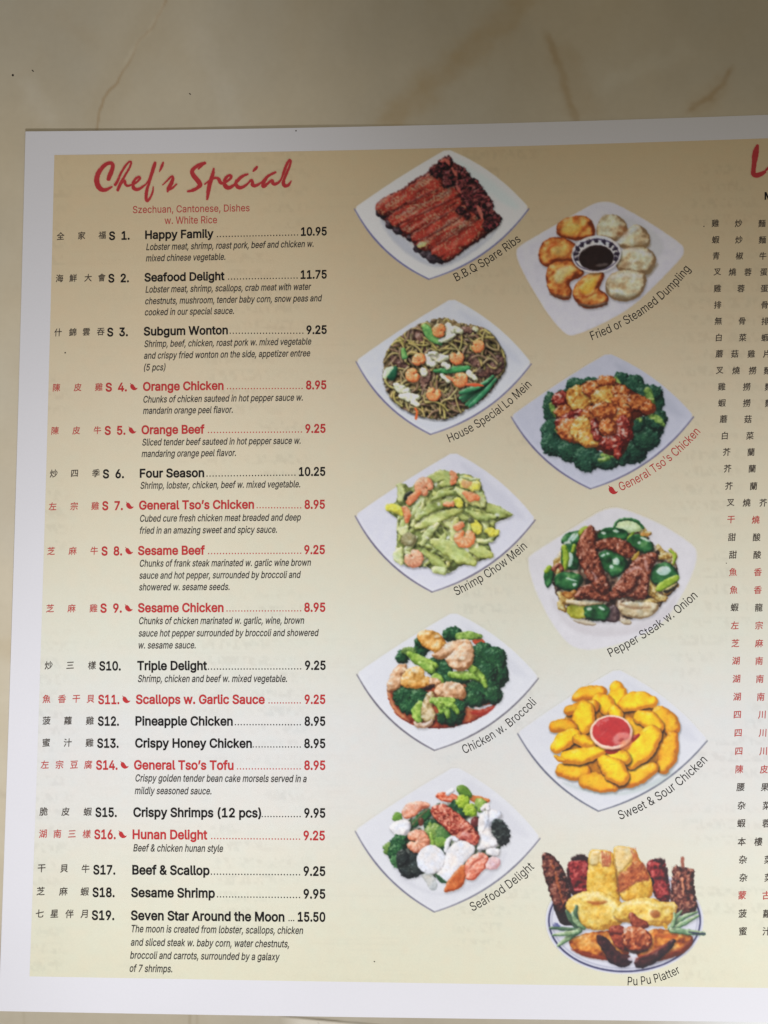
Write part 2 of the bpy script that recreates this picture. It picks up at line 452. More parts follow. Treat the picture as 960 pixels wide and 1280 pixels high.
def dots(name, x0, x1, y0, slope, r, mat, parent):
    n = max(2, int(round((x1-x0)/3.82))+1); V = []; F = []
    for i, cx in enumerate(np.linspace(x0+r, x1-r, n)):
        a = np.arange(7)*2*math.pi/7
        V.append(on_sheet(cx+r*np.cos(a), y0+slope*(cx-x0)+r*np.sin(a), .00007)); F += [(i*7, i*7+q, i*7+q+1) for q in range(1, 6)]
    return mesh_np(name, np.concatenate(V), F, mat, parent)
CH = (np.array([(508,108),(520,114),(530,124),(548,124),(566,138),(580,162),(598,184),(626,180),(612,200),(590,213),(562,215),(536,200),(518,178),(512,150),(522,130),(512,118)], float)-(566, 165))/12.0
def chili(name, cx, cy, k, mat, parent, rot=0):
    P = CH*k; c, s = math.cos(rot), math.sin(rot); P = P@np.array([[c, s], [-s, c]])
    t = tessellate_polygon([[Vector((p[0], -p[1], 0)) for p in P]])
    return mesh_np(name, on_sheet(cx+P[:, 0], cy+P[:, 1], .00007), np.array(t), mat, parent)

R_, K_ = 'r', 'k'
ITEMS = [
 # col, chinese, char xs, yc, number, n0,n1, chili x, name, x0,x1, yc, dots, price, p0,p1,pyc, lines
 (K_,'全家福',(75.7,102.1,127.7),295,'S  1.',136.2,162.1,'Happy Family',181.4,267,293.6,(271,372.7),'10.95',376.2,408.5,289.6,[('Lobster meat, shrimp, roast pork, beef and chicken w.',182.7,392,308.9),('mixed chinese vegetable.',182.3,281.7,322.9)]),
 (K_,'海鮮大會',(74.4,91.4,110.2,127.2),347.9,'S  2.',135.3,161.2,'Seafood Delight',180.5,280.8,346.8,(284.9,372.2),'11.75',375.8,408.5,343.4,[('Lobster meat, shrimp, scallops, crab meat with water',181.8,389.2,362),('chestnuts, mushroom, tender baby corn, snow peas and',181.4,402.7,376.5),('cooked in our special sauce.',181,292.5,390.4)]),
 (K_,'什錦雲吞',(72.6,90.9,107.9,125.9),415.5,'S  3.',133.9,159.9,'Subgum Wonton',179.6,284.9,414.2,(287,379.4),'9.25',383,408.5,412.4,[('Shrimp, beef, chicken, roast pork w. mixed vegetable',180.5,389.2,430),('and crispy fried wonton on the side, appetizer entree',180,387.9,444.6),('(5 pcs)',180,206.9,459.4)]),
 (R_,'陳皮雞',(70.8,97.2,123.6),484.5,'S  4.',132,158.6,'Orange Chicken',178.7,279.5,483.2,(283.5,378.5),'8.95',382.5,408,481.4,[('Chunks of chicken sauteed in hot pepper sauce w.',179.2,378.5,499.4),('mandarin orange peel flavor.',178.7,291,513.5)]),
 (R_,'陳皮牛',(69,95.4,121.8),538.4,'S  5.',130.8,156.8,'Orange Beef',176.9,255.8,537.4,(259.8,377.6),'9.25',381.6,407,535.8,[('Sliced tender beef sauteed in hot pepper sauce w.',177.8,375.8,553),('mandaring orange peel flavor.',177,295,567.3)]),
 (K_,'炒四季',(67.2,93.2,120),592,'S  6.',128.5,155,'Four Season',174.7,255.3,591.7,(258,369.5),'10.25',373.6,406.7,589.6,[('Shrimp, lobster, chicken, beef w. mixed vegetable.',175.6,375.3,607)]),
 (R_,'左宗雞',(65.8,92.7,119),632.9,'S  7.',127.7,153.6,'General Tso\u2019s Chicken',173.8,317.6,631.6,(320.7,376.7),'8.95',380.7,406.2,630.6,[('Cubed cure fresh chicken meat breaded and deep',175,376.2,648.2),('fried in an amazing sweet and spicy sauce.',174.7,346.2,663.2)]),
 (R_,'芝麻牛',(64,90.9,117.8),688.8,'S  8.',126.8,152.7,'Sesame Beef',172.4,256.2,688.3,(260,376.7),'9.25',380.3,406.2,687.2,[('Chunks of frank steak marinated w. garlic wine brown',174.7,388.8,704.4),('sauce and hot pepper, surrounded by broccoli and',174.2,376.2,719.4),('showered w. sesame seeds.',173.8,287,734)]),
 (R_,'芝麻雞',(62.7,89.6,116.9),760.5,'S  9.',125.4,152.3,'Sesame Chicken',172.4,279.5,759.8,(283,376.7),'8.95',380.3,406.7,759.2,[('Chunks of chicken marinated w. garlic, wine, brown',173.8,380.3,776.2),('sauce hot pepper surrounded by broccoli and showered',173.3,398.6,791.6),('w. sesame sauce.',173.3,244.6,806.6)]),
 (K_,'炒三樣',(60.9,87.8,115.1),831.7,'S10.',124,151,'Triple Delight',171.5,258.9,832.1,(259.8,376.7),'9.25',381.2,407.1,831.7,[('Shrimp, chicken and beef w. mixed vegetable.',172.4,358.8,848.5)]),
 (R_,'魚香干貝',(58.2,77.5,95.4,113.3),873.7,'S11.',122.7,149.2,'Scallops w. Garlic Sauce',169.8,331,874.2,(335.5,376.2),'9.25',380.7,406.7,874.2,[]),
 (K_,'菠蘿雞',(58.2,85,112.4),900.8,'S12.',122.3,148.7,'Pineapple Chicken',169.3,291,901.2,(293.4,376.2),'8.95',380.7,406.7,901.5,[]),
 (K_,'蜜汁雞',(57.8,84.7,112),928.3,'S13.',121.4,148.3,'Crispy Honey Chicken',168.9,314.9,928.8,(315.8,376.2),'8.95',380.3,406.7,929.3,[]),
 (R_,'左宗豆腐',(56,74.4,92.7,110.2),955.7,'S14.',120,147,'General Tso\u2019s Tofu',167.5,292,956.2,(296,376),'8.95',380.3,406.7,956.6,[('Crispy golden tender bean cake morsels served in a',169.3,383.4,972.7),('mildly seasoned sauce.',168.4,264.3,988.4)]),
 (K_,'脆皮蝦',(54.6,82,109.7),1014.4,'S15.',119.2,146,'Crispy Shrimps (12 pcs)',166.6,326.5,1015.3,(327,376),'9.95',380.3,406.7,1016.2,[]),
 (R_,'湖南三樣',(53.7,71.7,90,108.4),1042.2,'S16.',117.8,144.7,'Hunan Delight',165.7,259.3,1043,(263.8,375.3),'9.25',379.4,406.2,1044.4,[('Beef & chicken hunan style',166.6,279,1060)]),
 (K_,'干貝牛',(52,80.2,107),1085.5,'S17.',116.5,144.2,'Beef & Scallop',165.3,262,1087.3,(263.4,375.3),'9.25',379.4,406.7,1088.9,[]),
 (K_,'芝麻蝦',(51,79.3,106),1114,'S18.',115.6,143.3,'Sesame Shrimp',163.9,268.7,1115.5,(271,375.3),'9.95',379.4,406.7,1117.3,[]),
 (K_,'七星伴月',(49.7,68,86.9,105.3),1142,'S19.',114.7,142.9,'Seven Star Around the Moon',163.5,355.6,1144.2,(360.5,368),'15.50',372.2,406.7,1146,[('The moon is created from lobster, scallops, chicken',164.4,379,1161),('and sliced steak w. baby corn, water chestnuts,',163.5,361.5,1177.8),('broccoli and carrots, surrounded by a galaxy',162.6,349.8,1194),('of 7 shrimps.',162,215.4,1210.5)]),
]
def grow(y): return (y-290)/855
BOLD = .025
for (cc, zh, zx, zy, num, n0, n1, nm, x0, x1, yc, dt, pr, p0, p1, pyc, lines) in ITEMS:
    red = cc == R_; mat = M_red if red else M_black; sl = slope_at(yc); g = grow(yc)
    cap = 9.9+1.3*g
    nmtxt = nm.replace('\u2019', "'")
    e = lettering('menu_entry', [fit(nm, x0, x1, yc-sl*0+cap/2, cap, off=BOLD, slope=sl)], mat, menu)
    e['label'] = ('red' if red else 'black')+' menu entry '+nmtxt
    lettering('entry_number', [fit(num, n0, n1, yc+cap/2-sl*(x0-n0)+.3, cap, off=BOLD, slope=sl)], mat, e)
    lettering('price', [fit(pr, p0, p1, pyc+cap/2, cap, off=BOLD, slope=sl)], mat, e)
    dots('dot_leader', dt[0], dt[1], yc+cap/2-.9+sl*(dt[0]-x0), (pyc-yc-sl*(dt[0]-x0))/(p0-dt[0]), .82+.06*g, mat, e)
    zmat = M_pink if red else M_brown
    lettering('chinese_name', cjk(zh, zx, zy, 9.4+1.0*g, sl), zmat, e)
    if red: chili('chili_mark', n1+8.6, yc-sl*(x0-n1-8)+.3, .98+.12*g, M_red, e)
    if lines:
        c2 = 8.0+.85*g
        lettering('description', [fit(t, a, b, y_+c2/2-.2, c2, off=.012, slope=slope_at(y_), shear=.2, res=2) for (t, a, b, y_) in lines], M_grey, e)

for (sx_, sy_, sr_) in ((81.5, 441, .9), (880, 283, .7), (866, 545, .6), (908, 704, .6), (370, 163.5, .8), (468, 1202, .8)):   # stray specks of toner on the sheet
    a_ = np.arange(7)*2*math.pi/7; V_ = on_sheet(sx_+sr_*np.cos(a_)*1.2, sy_+sr_*np.sin(a_), .00008)
    mesh_np('ink_speck', V_, [(0, q, q+1) for q in range(1, 6)], M_brown, menu)
lettering('subheading', [fit('Szechuan, Cantonese, Dishes', 166, 312, 266.4, 8.6, slope=-.0165, off=.006),
                         fit('w. White Rice', 205.7, 271.3, 280.0, 8.8, slope=-.0165, off=.006)], M_pink, menu)
lettering('subheading', [fit('Most', 955.8, 985, 249.4, 9.0, slope=-.028, off=.02)], M_black, menu)

RIGHT = [(279,'雞炒麵',(894.2,923.2,952.5),K_),(299.6,'蝦炒麵',(894.7,923.7,953),K_),(319.7,'青椒牛',(895.2,924.4,953.7),K_),(339.9,'叉燒蓉蛋',(896.8,915.7,935,954.8),K_),
 (360.5,'雞蓉蛋',(896.8,926.3,955.5),K_),(381,'排骨',(897.2,956),K_),(401.2,'無骨排',(898,927.7,956.5),K_),(421.8,'白菜蝦',(898.6,928.4,956.5),K_),(442.2,'蘑菇雞片',(899.3,918.5,939.2,958.4),K_),
 (463,'叉燒撈麵',(899.8,920.2,940.8,959.5),K_),(483.3,'雞撈麵',(902.2,933.5,960.7),K_),(503.7,'蝦撈麵',(902.6,933.5,961),K_),(523.8,'蘑菇',(904.5,935),K_),(544.5,'白菜',(906.1,937.5),K_),
 (565,'芥蘭',(908.5,938.9),K_),(585.7,'芥蘭',(909.6,940.3),K_),(607.5,'芥蘭',(911.3,942),K_),(628.3,'叉燒芥',(913.4,933.5,954.1),K_),(649.6,'干燒',(913.9,944.8),R_),
 (671.4,'甜酸',(915,946),K_),(693.4,'甜酸',(916.2,946.7),K_),(715,'魚香',(916.4,947.4),R_),(737.3,'魚香',(917.3,947.4),R_),(759.2,'蝦龍',(918.4,948.6),K_),(781.6,'左宗',(918.6,948.8),R_),
 (804,'芝麻',(919.4,949),R_),(826,'湖南',(920,949),R_),(848.5,'湖南',(920.6,949.9),R_),(870.9,'湖南',(921.4,951),R_),(893.4,'四川',(921.8,952.5),R_),(916.2,'四川',(922.8,953.3),R_),
 (939,'四川',(923.6,954.1),R_),(961.5,'陳皮',(924.4,955.1),R_),(984,'腰果',(925.8,956.3),K_),(1006.8,'杂菜',(927,958.5),K_),(1029,'蝦蓉',(926.8,958),K_),(1052,'本樓',(927.3,948),K_),
 (1074.5,'杂菜',(928.8,960.5),K_),(1097,'杂菜',(929.3,960.8),K_),(1119,'蒙古',(927.8,958),R_),(1142,'菠蘿',(928.3,958.8),K_),(1164,'蜜汁',(928.8,958.3),K_)]
for (y_, s_, xs_, cc) in RIGHT:
    o = lettering('chinese_entry', cjk(s_, xs_, y_, 9.2+1.2*grow(y_), .004), M_pink if cc == R_ else M_brown, menu)
    if o: o['label'] = ('red' if cc == R_ else 'dark')+' row of Chinese characters at the right edge'

# ------------------------------------------------------------------ printed pictures: colours painted per vertex on a flat, fine mesh
def chaikin(P, n=2, closed=True):
    P = np.array(P, float)
    for _ in range(n):
        Q = np.roll(P, -1, 0) if closed else P[1:]
        A = P if closed else P[:-1]
        N_ = np.empty((2*len(A), P.shape[1])); N_[0::2] = .75*A+.25*Q; N_[1::2] = .25*A+.75*Q
        if not closed: N_ = np.r_[P[:1], N_, P[-1:]]
        P = N_
    return P
def sd_poly(X, Y, P):
    """signed distance, positive inside"""
    d = np.full(X.shape, 1e9); ins = np.zeros(X.shape, bool); n = len(P)
    for i in range(n):
        ax, ay = P[i]; bx, by = P[(i+1) % n]; L2 = max((bx-ax)**2+(by-ay)**2, 1e-9)
        t = np.clip(((X-ax)*(bx-ax)+(Y-ay)*(by-ay))/L2, 0, 1)
        d = np.minimum(d, (X-ax-t*(bx-ax))**2+(Y-ay-t*(by-ay))**2)
        if ay != by: ins ^= ((ay > Y) != (by > Y)) & (X < (bx-ax)*(Y-ay)/(by-ay)+ax)
    d = np.sqrt(d); return np.where(ins, d, -d)
LV = np.array([-.38, -.52, .765])
class Canvas:
    def __init__(s, x0, y0, k, box, res=.85):
        """x0,y0,k: local trace units -> px; box in px"""
        s.x0, s.y0, s.k = x0, y0, k
        s.res = res
        xs = np.arange(box[0], box[2], res); ys = np.arange(box[1], box[3], res)
        s.X, s.Y = np.meshgrid(xs, ys); s.col = l2s(panel_lin(s.X, s.Y))
        s.cov = np.zeros(s.X.shape); s.own = np.full(s.X.shape, -1); s.names = []; s.labels = {}; s.seed = int(box[0]*7+box[1])
        cx, cy = (box[0]+box[2])/2, (box[1]+box[3])/2
        s.E = light_at(np.array(cx), np.array(cy))
    def c(s, rgb): return albedo_enc(rgb, s.E)
    def tp(s, P): P = np.array(P, float); Q = P.copy(); Q[:, 0] = s.x0+P[:, 0]*s.k; Q[:, 1] = s.y0+P[:, 1]*s.k; return Q
    def sub(s, Q, pad):
        x_, y_ = Q[:, 0], Q[:, 1]; r = s.res; ox, oy = s.X[0, 0], s.Y[0, 0]
        i0 = max(int((y_.min()-pad-oy)/r), 0); i1 = min(int((y_.max()+pad-oy)/r)+2, s.X.shape[0])
        j0 = max(int((x_.min()-pad-ox)/r), 0); j1 = min(int((x_.max()+pad-ox)/r)+2, s.X.shape[1])
        return slice(i0, i1), slice(j0, j1)
    def _field(s, P, w, sm):
        """returns slices and signed distance (px)"""
        if w is None:
            Q = chaikin(s.tp(P), sm); sl = s.sub(Q, 4); return sl, sd_poly(s.X[sl], s.Y[sl], Q), None
        Q = chaikin(s.tp(P), 2, False)
        ws = w if np.ndim(w) else [w]*2
        ws = np.array(ws, float)*s.k
        sl = s.sub(Q, 4+ws.max()); d, t = dist_poly(s.X[sl], s.Y[sl], Q)
        return sl, np.interp(t, np.linspace(0, 1, len(ws)), ws)/2-d, t
    def part(s, name, label=None):
        s.names.append(name)
        if label: s.labels[len(s.names)-1] = label
        return len(s.names)-1
    def paint(s, P, cols, part=None, w=None, rnd=6, n=.25, ns=2.5, cell=0, camp=1.0, wob=.8, ws=3., spec=.22, k=1.5, alpha=1., soft=.8,
              shadow=0., sm=2, edge=0., grow=.9, bl=.22, speck=None, owner=None, relief=1.0, clip=None, hi_noise=0, ang=None, st=1.0):
        s.seed += 13; sd = s.seed
        sl, d, t = s._field(P, w, sm); X, Y = s.X[sl], s.Y[sl]
        if d.size == 0: return
        n = n*.62; edge = edge*.9; shadow = shadow*1.15; wob = wob*.85
        d = d+wob*fbm(X/ws, Y/ws, sd, 2)+(grow if part is not None else .25)
        if clip is not None: d = np.minimum(d, clip[sl])
        if shadow:
            j = 2; d2 = np.full(d.shape, -9.); d2[j:, 1:] = d[:-j, :-1]
            fac = np.where(s.own[sl] > 0, 1., .45)
            m = 1-(np.minimum(shadow, .7)*fac*np.clip((d2+2.2)/3.0, 0, 1))[..., None]; s.col[sl] = s.col[sl]*np.where((s.cov[sl] > .3)[..., None], m, 1)
        a = np.clip(d/soft+.5, 0, 1)*alpha
        tt = np.clip(d/rnd, 0, 1); h = np.sqrt(1-(1-tt)**2)*rnd*.6*relief
        if ang is not None:
            ca, sa = math.cos(ang), math.sin(ang); u = X*ca+Y*sa; v = -X*sa+Y*ca; nx_, ny_ = u/(ns*st), v/ns
        else: nx_, ny_ = X/ns, Y/ns
        nz = fbm(nx_/1.9, ny_/1.9, sd+3, 2); h = h+nz*n*ns*.62
        if cell: wv = worley(X/cell, Y/cell, sd+5); h = h+camp*cell*.55*(1-np.clip(wv, 0, 1)**2)
        gy_, gx_ = np.gradient(h, s.res) if min(h.shape) > 1 else (h*0, h*0)
        lam = (-gx_*LV[0]-gy_*LV[1]+LV[2])/np.sqrt(gx_**2+gy_**2+1)
        v = .5+(lam-.765)*k*.9+nz*n*.95+bl*fbm(X/7, Y/7, sd+31, 2)
        if cell: v = v-.28*camp*(np.clip(wv, 0, 1)-.45)
        if edge: v = v-edge*(1-np.clip(d/(rnd*.8), 0, 1))
        v = np.clip(.12+.88*v, 0, 1)
        c = [s.c(q) for q in cols]; xp = np.linspace(0, 1, len(c))
        rgb = np.stack([np.interp(v, xp, [q[i] for q in c]) for i in range(3)], -1)
        if hi_noise: rgb = rgb*(1+hi_noise*(vnoise(X/1.3, Y/1.3, sd+8)-.5))[..., None]
        if spec: rgb = rgb+(s.c((240, 235, 230))-rgb)*(spec*np.clip((lam+nz*.15-.93)/.06, 0, 1))[..., None]
        if speck:
            sc_, th, sz, am = speck; q = np.clip((vnoise(X/sz, Y/sz, sd+21)-th)/.08, 0, 1)*am*np.clip(d/1.5, 0, 1)
            rgb = rgb+(s.c(sc_)-rgb)*q[..., None]
        s.col[sl] = s.col[sl]*(1-a[..., None])+rgb*a[..., None]
        s.cov[sl] = np.maximum(s.cov[sl], a)
        if part is not None: owner = s.part(*((part,) if isinstance(part, str) else part))
        if owner is not None: s.own[sl] = np.where(a > .5, owner, s.own[sl])
        return owner
    def blob(s, cx, cy, rx, ry, cols, part=None, rot=0, n_=14, **kw):
        a = np.linspace(0, 2*math.pi, n_, endpoint=False); r = math.radians(rot)
        x = rx*1.03*np.cos(a); y = ry*1.03*np.sin(a)
        P = np.c_[cx+x*math.cos(r)-y*math.sin(r), cy+x*math.sin(r)+y*math.cos(r)]
        return s.paint(P, cols, part, sm=2, **kw)
    def build(s, name, label, parent, dz=.00006, warp=.9, mott=.12, glint=.12, tone=1.0, sat=1.0):
        if s.res > .6:
            # slight irregular displacement and tonal mottling, as in a screened photo print
            ny, nx = s.X.shape; wgt = np.where(s.own > 0, 1.0, 0.0)
            k5 = lambda A: (np.roll(A, 1, 0)+np.roll(A, -1, 0)+np.roll(A, 1, 1)+np.roll(A, -1, 1)+A)/5
            wgt = k5(k5(wgt))
            dx = warp/s.res*fbm(s.X/4.5, s.Y/4.5, 801, 2)*wgt; dy = warp/s.res*fbm(s.X/4.5, s.Y/4.5, 822, 2)*wgt
            jj, ii = np.meshgrid(np.arange(nx), np.arange(ny)); u = np.clip(jj+dx, 0, nx-1.01); v = np.clip(ii+dy, 0, ny-1.01)
            u0 = u.astype(int); v0 = v.astype(int); fu = (u-u0)[..., None]; fv = (v-v0)[..., None]
            s.col = (s.col[v0, u0]*(1-fu)+s.col[v0, u0+1]*fu)*(1-fv)+(s.col[v0+1, u0]*(1-fu)+s.col[v0+1, u0+1]*fu)*fv
            lum = 1+mott*(fbm(s.X/2.2, s.Y/2.2, 911, 2)*.7+fbm(s.X/9, s.Y/9, 921, 2)*.5)*wgt
            hue = .05*fbm(s.X/8, s.Y/8, 931, 2)*wgt
            s.col = s.col*lum[..., None]*(1+hue[..., None]*np.array([1., .1, -1.]))
            if tone != 1 or sat != 1:
                L_ = s.col.mean(-1, keepdims=True); s.col = s.col*(1-wgt[..., None])+((L_+(s.col-L_)*sat)*tone)*wgt[..., None]
            g_ = np.clip((vnoise(s.X/1.7, s.Y/1.7, 941)-.80)/.15, 0, 1)*np.clip((s.col.mean(-1)-.25)*3, 0, 1)*glint*wgt
            s.col = s.col+(1-s.col)*g_[..., None]*.35
            dk_ = np.clip((vnoise(s.X/2.1, s.Y/2.1, 951)-.80)/.15, 0, 1)*wgt*.08
            s.col = s.col*(1-dk_[..., None])
            pd = np.pad(s.col, ((1, 1), (1, 1), (0, 0)), mode='edge'); f = pd[:, :-2]*.22+pd[:, 1:-1]*.56+pd[:, 2:]*.22; s.col = f[:-2]*.22+f[1:-1]*.56+f[2:]*.22
        ny, nx = s.X.shape; idx = np.arange(ny*nx).reshape(ny, nx)
        q = np.stack([idx[:-1, :-1], idx[1:, :-1], idx[1:, 1:], idx[:-1, 1:]], -1)
        cv = np.maximum.reduce([s.cov[:-1, :-1], s.cov[1:, :-1], s.cov[1:, 1:], s.cov[:-1, 1:]])
        ow = s.own[:-1, :-1].copy(); mx = np.maximum.reduce([s.own[1:, :-1], s.own[1:, 1:], s.own[:-1, 1:]])
        ow = np.where(ow < 0, np.where(mx > 0, mx, 0), ow)
        keep = cv > .01
        V = on_sheet(s.X, s.Y, dz).reshape(-1, 3); col = np.clip(s2l(np.clip(s.col, 0, 1)), .003, .95).reshape(-1, 3)
        root = None
        for o in [0]+list(range(1, len(s.names))):
            m = keep & (ow == o); fq = q[m]
            if len(fq) < (1 if o == 0 else 8):
                if len(fq) == 0: continue
            u, inv = np.unique(fq.ravel(), return_inverse=True)
            ob = mesh_np(name if o == 0 else s.names[o], V[u], inv.reshape(-1, 4), M_photo, parent if o == 0 else root, col[u])
            if o == 0: root = ob; ob['label'] = label
            elif o in s.labels: ob['label'] = s.labels[o]
        return root

def caption(text, pts, cap, mat, parent, off=.0):
    return lettering('caption', [along(text, pts, cap, off)], mat, parent)

PLATE_C = [(120,122,135),(178,180,190),(215,216,226)]
def square_plate(cv, L, T, R, B, cols, rim, rimw=1.1):
    """corners in px; bowed lower edges with a thin dark rim line, faded upper edges"""
    L, T, R, B = (np.array(p, float) for p in (L, T, R, B))
    def bow(a, b, k, n=9, skew=.5):
        t = np.linspace(0, 1, n)[:, None]; d = b-a; nr = np.array([-d[1], d[0]])/np.hypot(*d)
        w = 4*t*(1-t); return a+(b-a)*t+nr*k*w
    LB = bow(L, B, 11); BR = bow(B, R, 13); RT = bow(R, T, 8); TL = bow(T, L, 2)
    P = np.concatenate([LB[:-1], BR[:-1], RT[:-1], TL[:-1]])
    # check winding so the bow goes outward
    cen = (L+T+R+B)/4
    def outward(A, a, b, k): return A
    loc = np.c_[(P[:, 0]-cv.x0)/cv.k, (P[:, 1]-cv.y0)/cv.k]
    base, hi = cols
    mid = tuple((np.array(base)+np.array(hi))/2)
    o = cv.paint(loc, [base, mid, hi], 'plate', spec=0, rnd=14, n=.1, ns=14, wob=.25, ws=8, k=.35, soft=1.6, relief=.35, sm=1)
    # brighter glaze in the middle, bluish toward the corners
    tl = lambda A: np.c_[(A[:, 0]-cv.x0)/cv.k, (A[:, 1]-cv.y0)/cv.k]
    cc = (L+R+B+T)/4
    cv.paint(tl(np.array([T+(0, 6), T*.6+R*.4+(0,-2), R-(8, 2), R*.8+cc*.2, cc*.2+(T*.5+R*.5)*.8])), [tuple(np.array(base)*.97), tuple(np.array(base)*1.0)], None, rnd=10, n=.5, ns=9, wob=2, ws=10, alpha=.75, soft=7, k=.2)
    for A in (LB, BR):
        pts = tl(A); cv.paint(pts, [rim, rim], None, w=[.6*rimw/cv.k, 1.5*rimw/cv.k, 1.4*rimw/cv.k, .9*rimw/cv.k], rnd=2, n=0, wob=.15, soft=.9, alpha=1)
        off = A+(cen-A)*.035
        cv.paint(tl(off), [hi, hi], None, w=2.2/cv.k, rnd=2, n=0, wob=.3, soft=2, alpha=.5)
    return o

# colour sets
BROC = [(8,26,22),(18,50,38),(34,78,56),(70,116,80)]
BROCL = [(60,85,35),(110,145,60),(150,180,85),(190,210,120)]
def floret(cv, cx, cy, rx, ry, cols=BROC, part='broccoli_floret', **kw):
    kw.setdefault('cell', 1.7); kw.setdefault('wob', 2.6); kw.setdefault('ws', 3.2); kw.setdefault('rnd', min(rx, ry)*cv.k*.9)
    cv.blob(cx, cy, rx, ry, cols, part, k=1.3, n=.3, ns=1.6, shadow=.25, camp=1.0, **kw)
def shrimp(cv, cx, cy, r, rot=0, cols=None, part='shrimp'):
    cols = cols or [(150,70,45),(205,115,75),(232,160,120),(245,205,175)]
    a = np.radians(rot)+np.linspace(-2.3, 2.2, 9); rr = r*.47
    P = np.c_[cx+rr*np.cos(a), cy+rr*.9*np.sin(a)]
    o = cv.paint(P, cols, part, w=[r*.6, r*1.0, r*1.1, r*.95, r*.5], rnd=r*cv.k*.5, n=.5, ns=1.8, wob=1.0, k=1.3, shadow=.3, spec=.2, edge=.15)
    for q in (2, 3, 4, 5, 6):
        p = P[q]; c0 = np.array([cx, cy]); v = (p-c0)
        cv.paint(np.array([c0+v*.55, c0+v*1.7]), [cols[0], cols[0]], None, w=r*.09, alpha=.45, soft=1.2, wob=.4, n=0)
    return o

# ------------------------------------------------------------------ 1: barbecued spare ribs
cv = Canvas(430, 180, .2604, (438, 184, 668, 356))
square_plate(cv, (443, 261), (559, 187), (661, 261), (536, 349), ((146,154,158), (166,170,176)), (72,70,98))
cv.paint([(165,350),(210,385),(240,430),(300,455),(330,500),(360,530),(430,575),(500,572),(600,500),(700,440),(740,400),(700,460),(560,560),(450,600),(330,550),(220,450)], [(110,112,120),(130,132,140)], None, rnd=6, n=0, soft=5, alpha=.6)
cv.paint([(150,300),(200,255),(290,215),(330,175),(410,135),(455,95),(492,62),(530,95),(585,130),(600,160),(640,185),(660,230),(700,265),(712,330),(745,340),(745,380),(715,410),(680,440),(600,490),(545,530),(495,568),(450,570),(400,545),(350,510),(330,465),(290,440),(240,420),(210,375),(165,345)],
  [(38,16,18),(70,26,26),(95,38,36)], 'rack_of_ribs', n=.8, ns=3, rnd=6, wob=2, shadow=.3)
for (x_, y_, r_) in ((172,332,20),(188,345,16),(228,385,28),(262,412,28),(318,452,20),(360,500,28),(395,528,26),(430,545,34),(462,556,22)):
    cv.blob(x_, y_, r_, r_*.8, [(18,14,18),(36,28,32),(75,60,66)], None, n=.8, ns=2, rnd=5, wob=1.4)
RIBC = [(60,16,13),(118,34,25),(148,48,36),(174,86,68)]
RIBS = [[(152,298),(190,262),(300,222),(410,140),(442,152),(468,185),(455,212),(330,275),(205,345),(165,330)],
 [(205,352),(330,275),(470,200),(550,210),(562,240),(420,312),(290,382),(240,398)],
 [(262,388),(420,310),(550,248),(575,290),(440,372),(325,432),(285,425)],
 [(322,440),(440,370),(562,288),(600,325),(480,405),(360,472),(332,462)],
 [(343,476),(480,404),(600,326),(648,355),(510,450),(410,512),(362,500)],
 [(405,512),(505,446),(650,356),(700,378),(690,420),(600,475),(500,560),(455,540)]]
for i, P in enumerate(RIBS):
    cv.paint(P, RIBC, 'rib', rnd=7, n=1.0, ns=2.6, wob=1.6, k=1.4, shadow=.25, edge=.12, grow=1.6, ang=-.52, st=4.5, speck=((196,140,100), .70-.04*(i < 2), 1.6, .5), hi_noise=.12, relief=.7)
for P in ([(205,300),(250,270),(290,250)],[(335,215),(370,190),(425,160)],[(260,350),(330,315),(400,280)],[(420,275),(470,250),(510,235)],[(395,370),(420,345),(450,350)],[(290,410),(330,400)],[(370,480),(400,462),(425,450)],[(470,460),(530,420),(590,380)],[(440,430),(500,390),(560,350)],[(560,400),(610,370),(640,350)]):
    cv.paint(P, [(196,140,100),(215,170,130)], None, w=[14,34,12], rnd=2, n=1, ns=1.2, wob=3.4, ws=1.8, alpha=.55, soft=1.6, speck=((120,45,30), .5, 1.4, .9))
for P in ([(200,345),(330,275),(460,210)],[(270,385),(420,312),(560,245)],[(320,440),(440,372),(560,292)],[(345,474),(480,404),(600,328)],[(405,510),(505,447),(650,357)]):
    cv.paint(P, [(60,16,14),(60,16,14)], None, w=[3,8,2], rnd=2, n=0, wob=1.6, alpha=.6, soft=1.4)
cv.blob(373, 483, 22, 13, [(190,150,90),(222,190,120)], None, rot=-20, n=.5)
CHAR = [(12,9,11),(30,15,18),(64,24,25),(120,58,54)]
for (x_, y_, r_) in ((450,130,36),(485,95,32),(498,75,18),(520,155,44),(560,135,30),(582,150,22),(500,190,26),(570,200,34),(610,195,40),(640,215,26),(600,245,38),(648,250,36),(675,280,34),(620,290,34),(700,300,20),(690,335,32),(728,360,28),(660,330,26),(696,390,30),(730,385,18),(560,320,22),(590,345,16)):
    cv.blob(x_, y_, r_, r_*.85, CHAR, None if (x_ % 3) else 'charred_end', n=1.3, ns=1.8, rnd=4.5, wob=2.2, ws=2, k=1.8, shadow=.3, speck=((140,48,54), .74, 1.8, .7))
for P in ([(470,85),(490,72),(505,100)],[(545,205),(560,230)],[(640,300),(655,330),(665,360)],[(520,120),(540,150)]):
    cv.paint(P, [(150,60,52),(185,95,78)], None, w=[10,18,8], rnd=3, n=.8, wob=1.4)
cv.build('dish_picture', 'square white plate of red barbecued spare ribs with charred ends', menu, tone=.88, sat=.95)
caption('B.B.Q Spare Ribs', [(430+.2604*541, 180+.2604*660), (430+.2604*700, 180+.2604*570), (430+.2604*851, 180+.2604*465)], 10.6, M_black, menu)

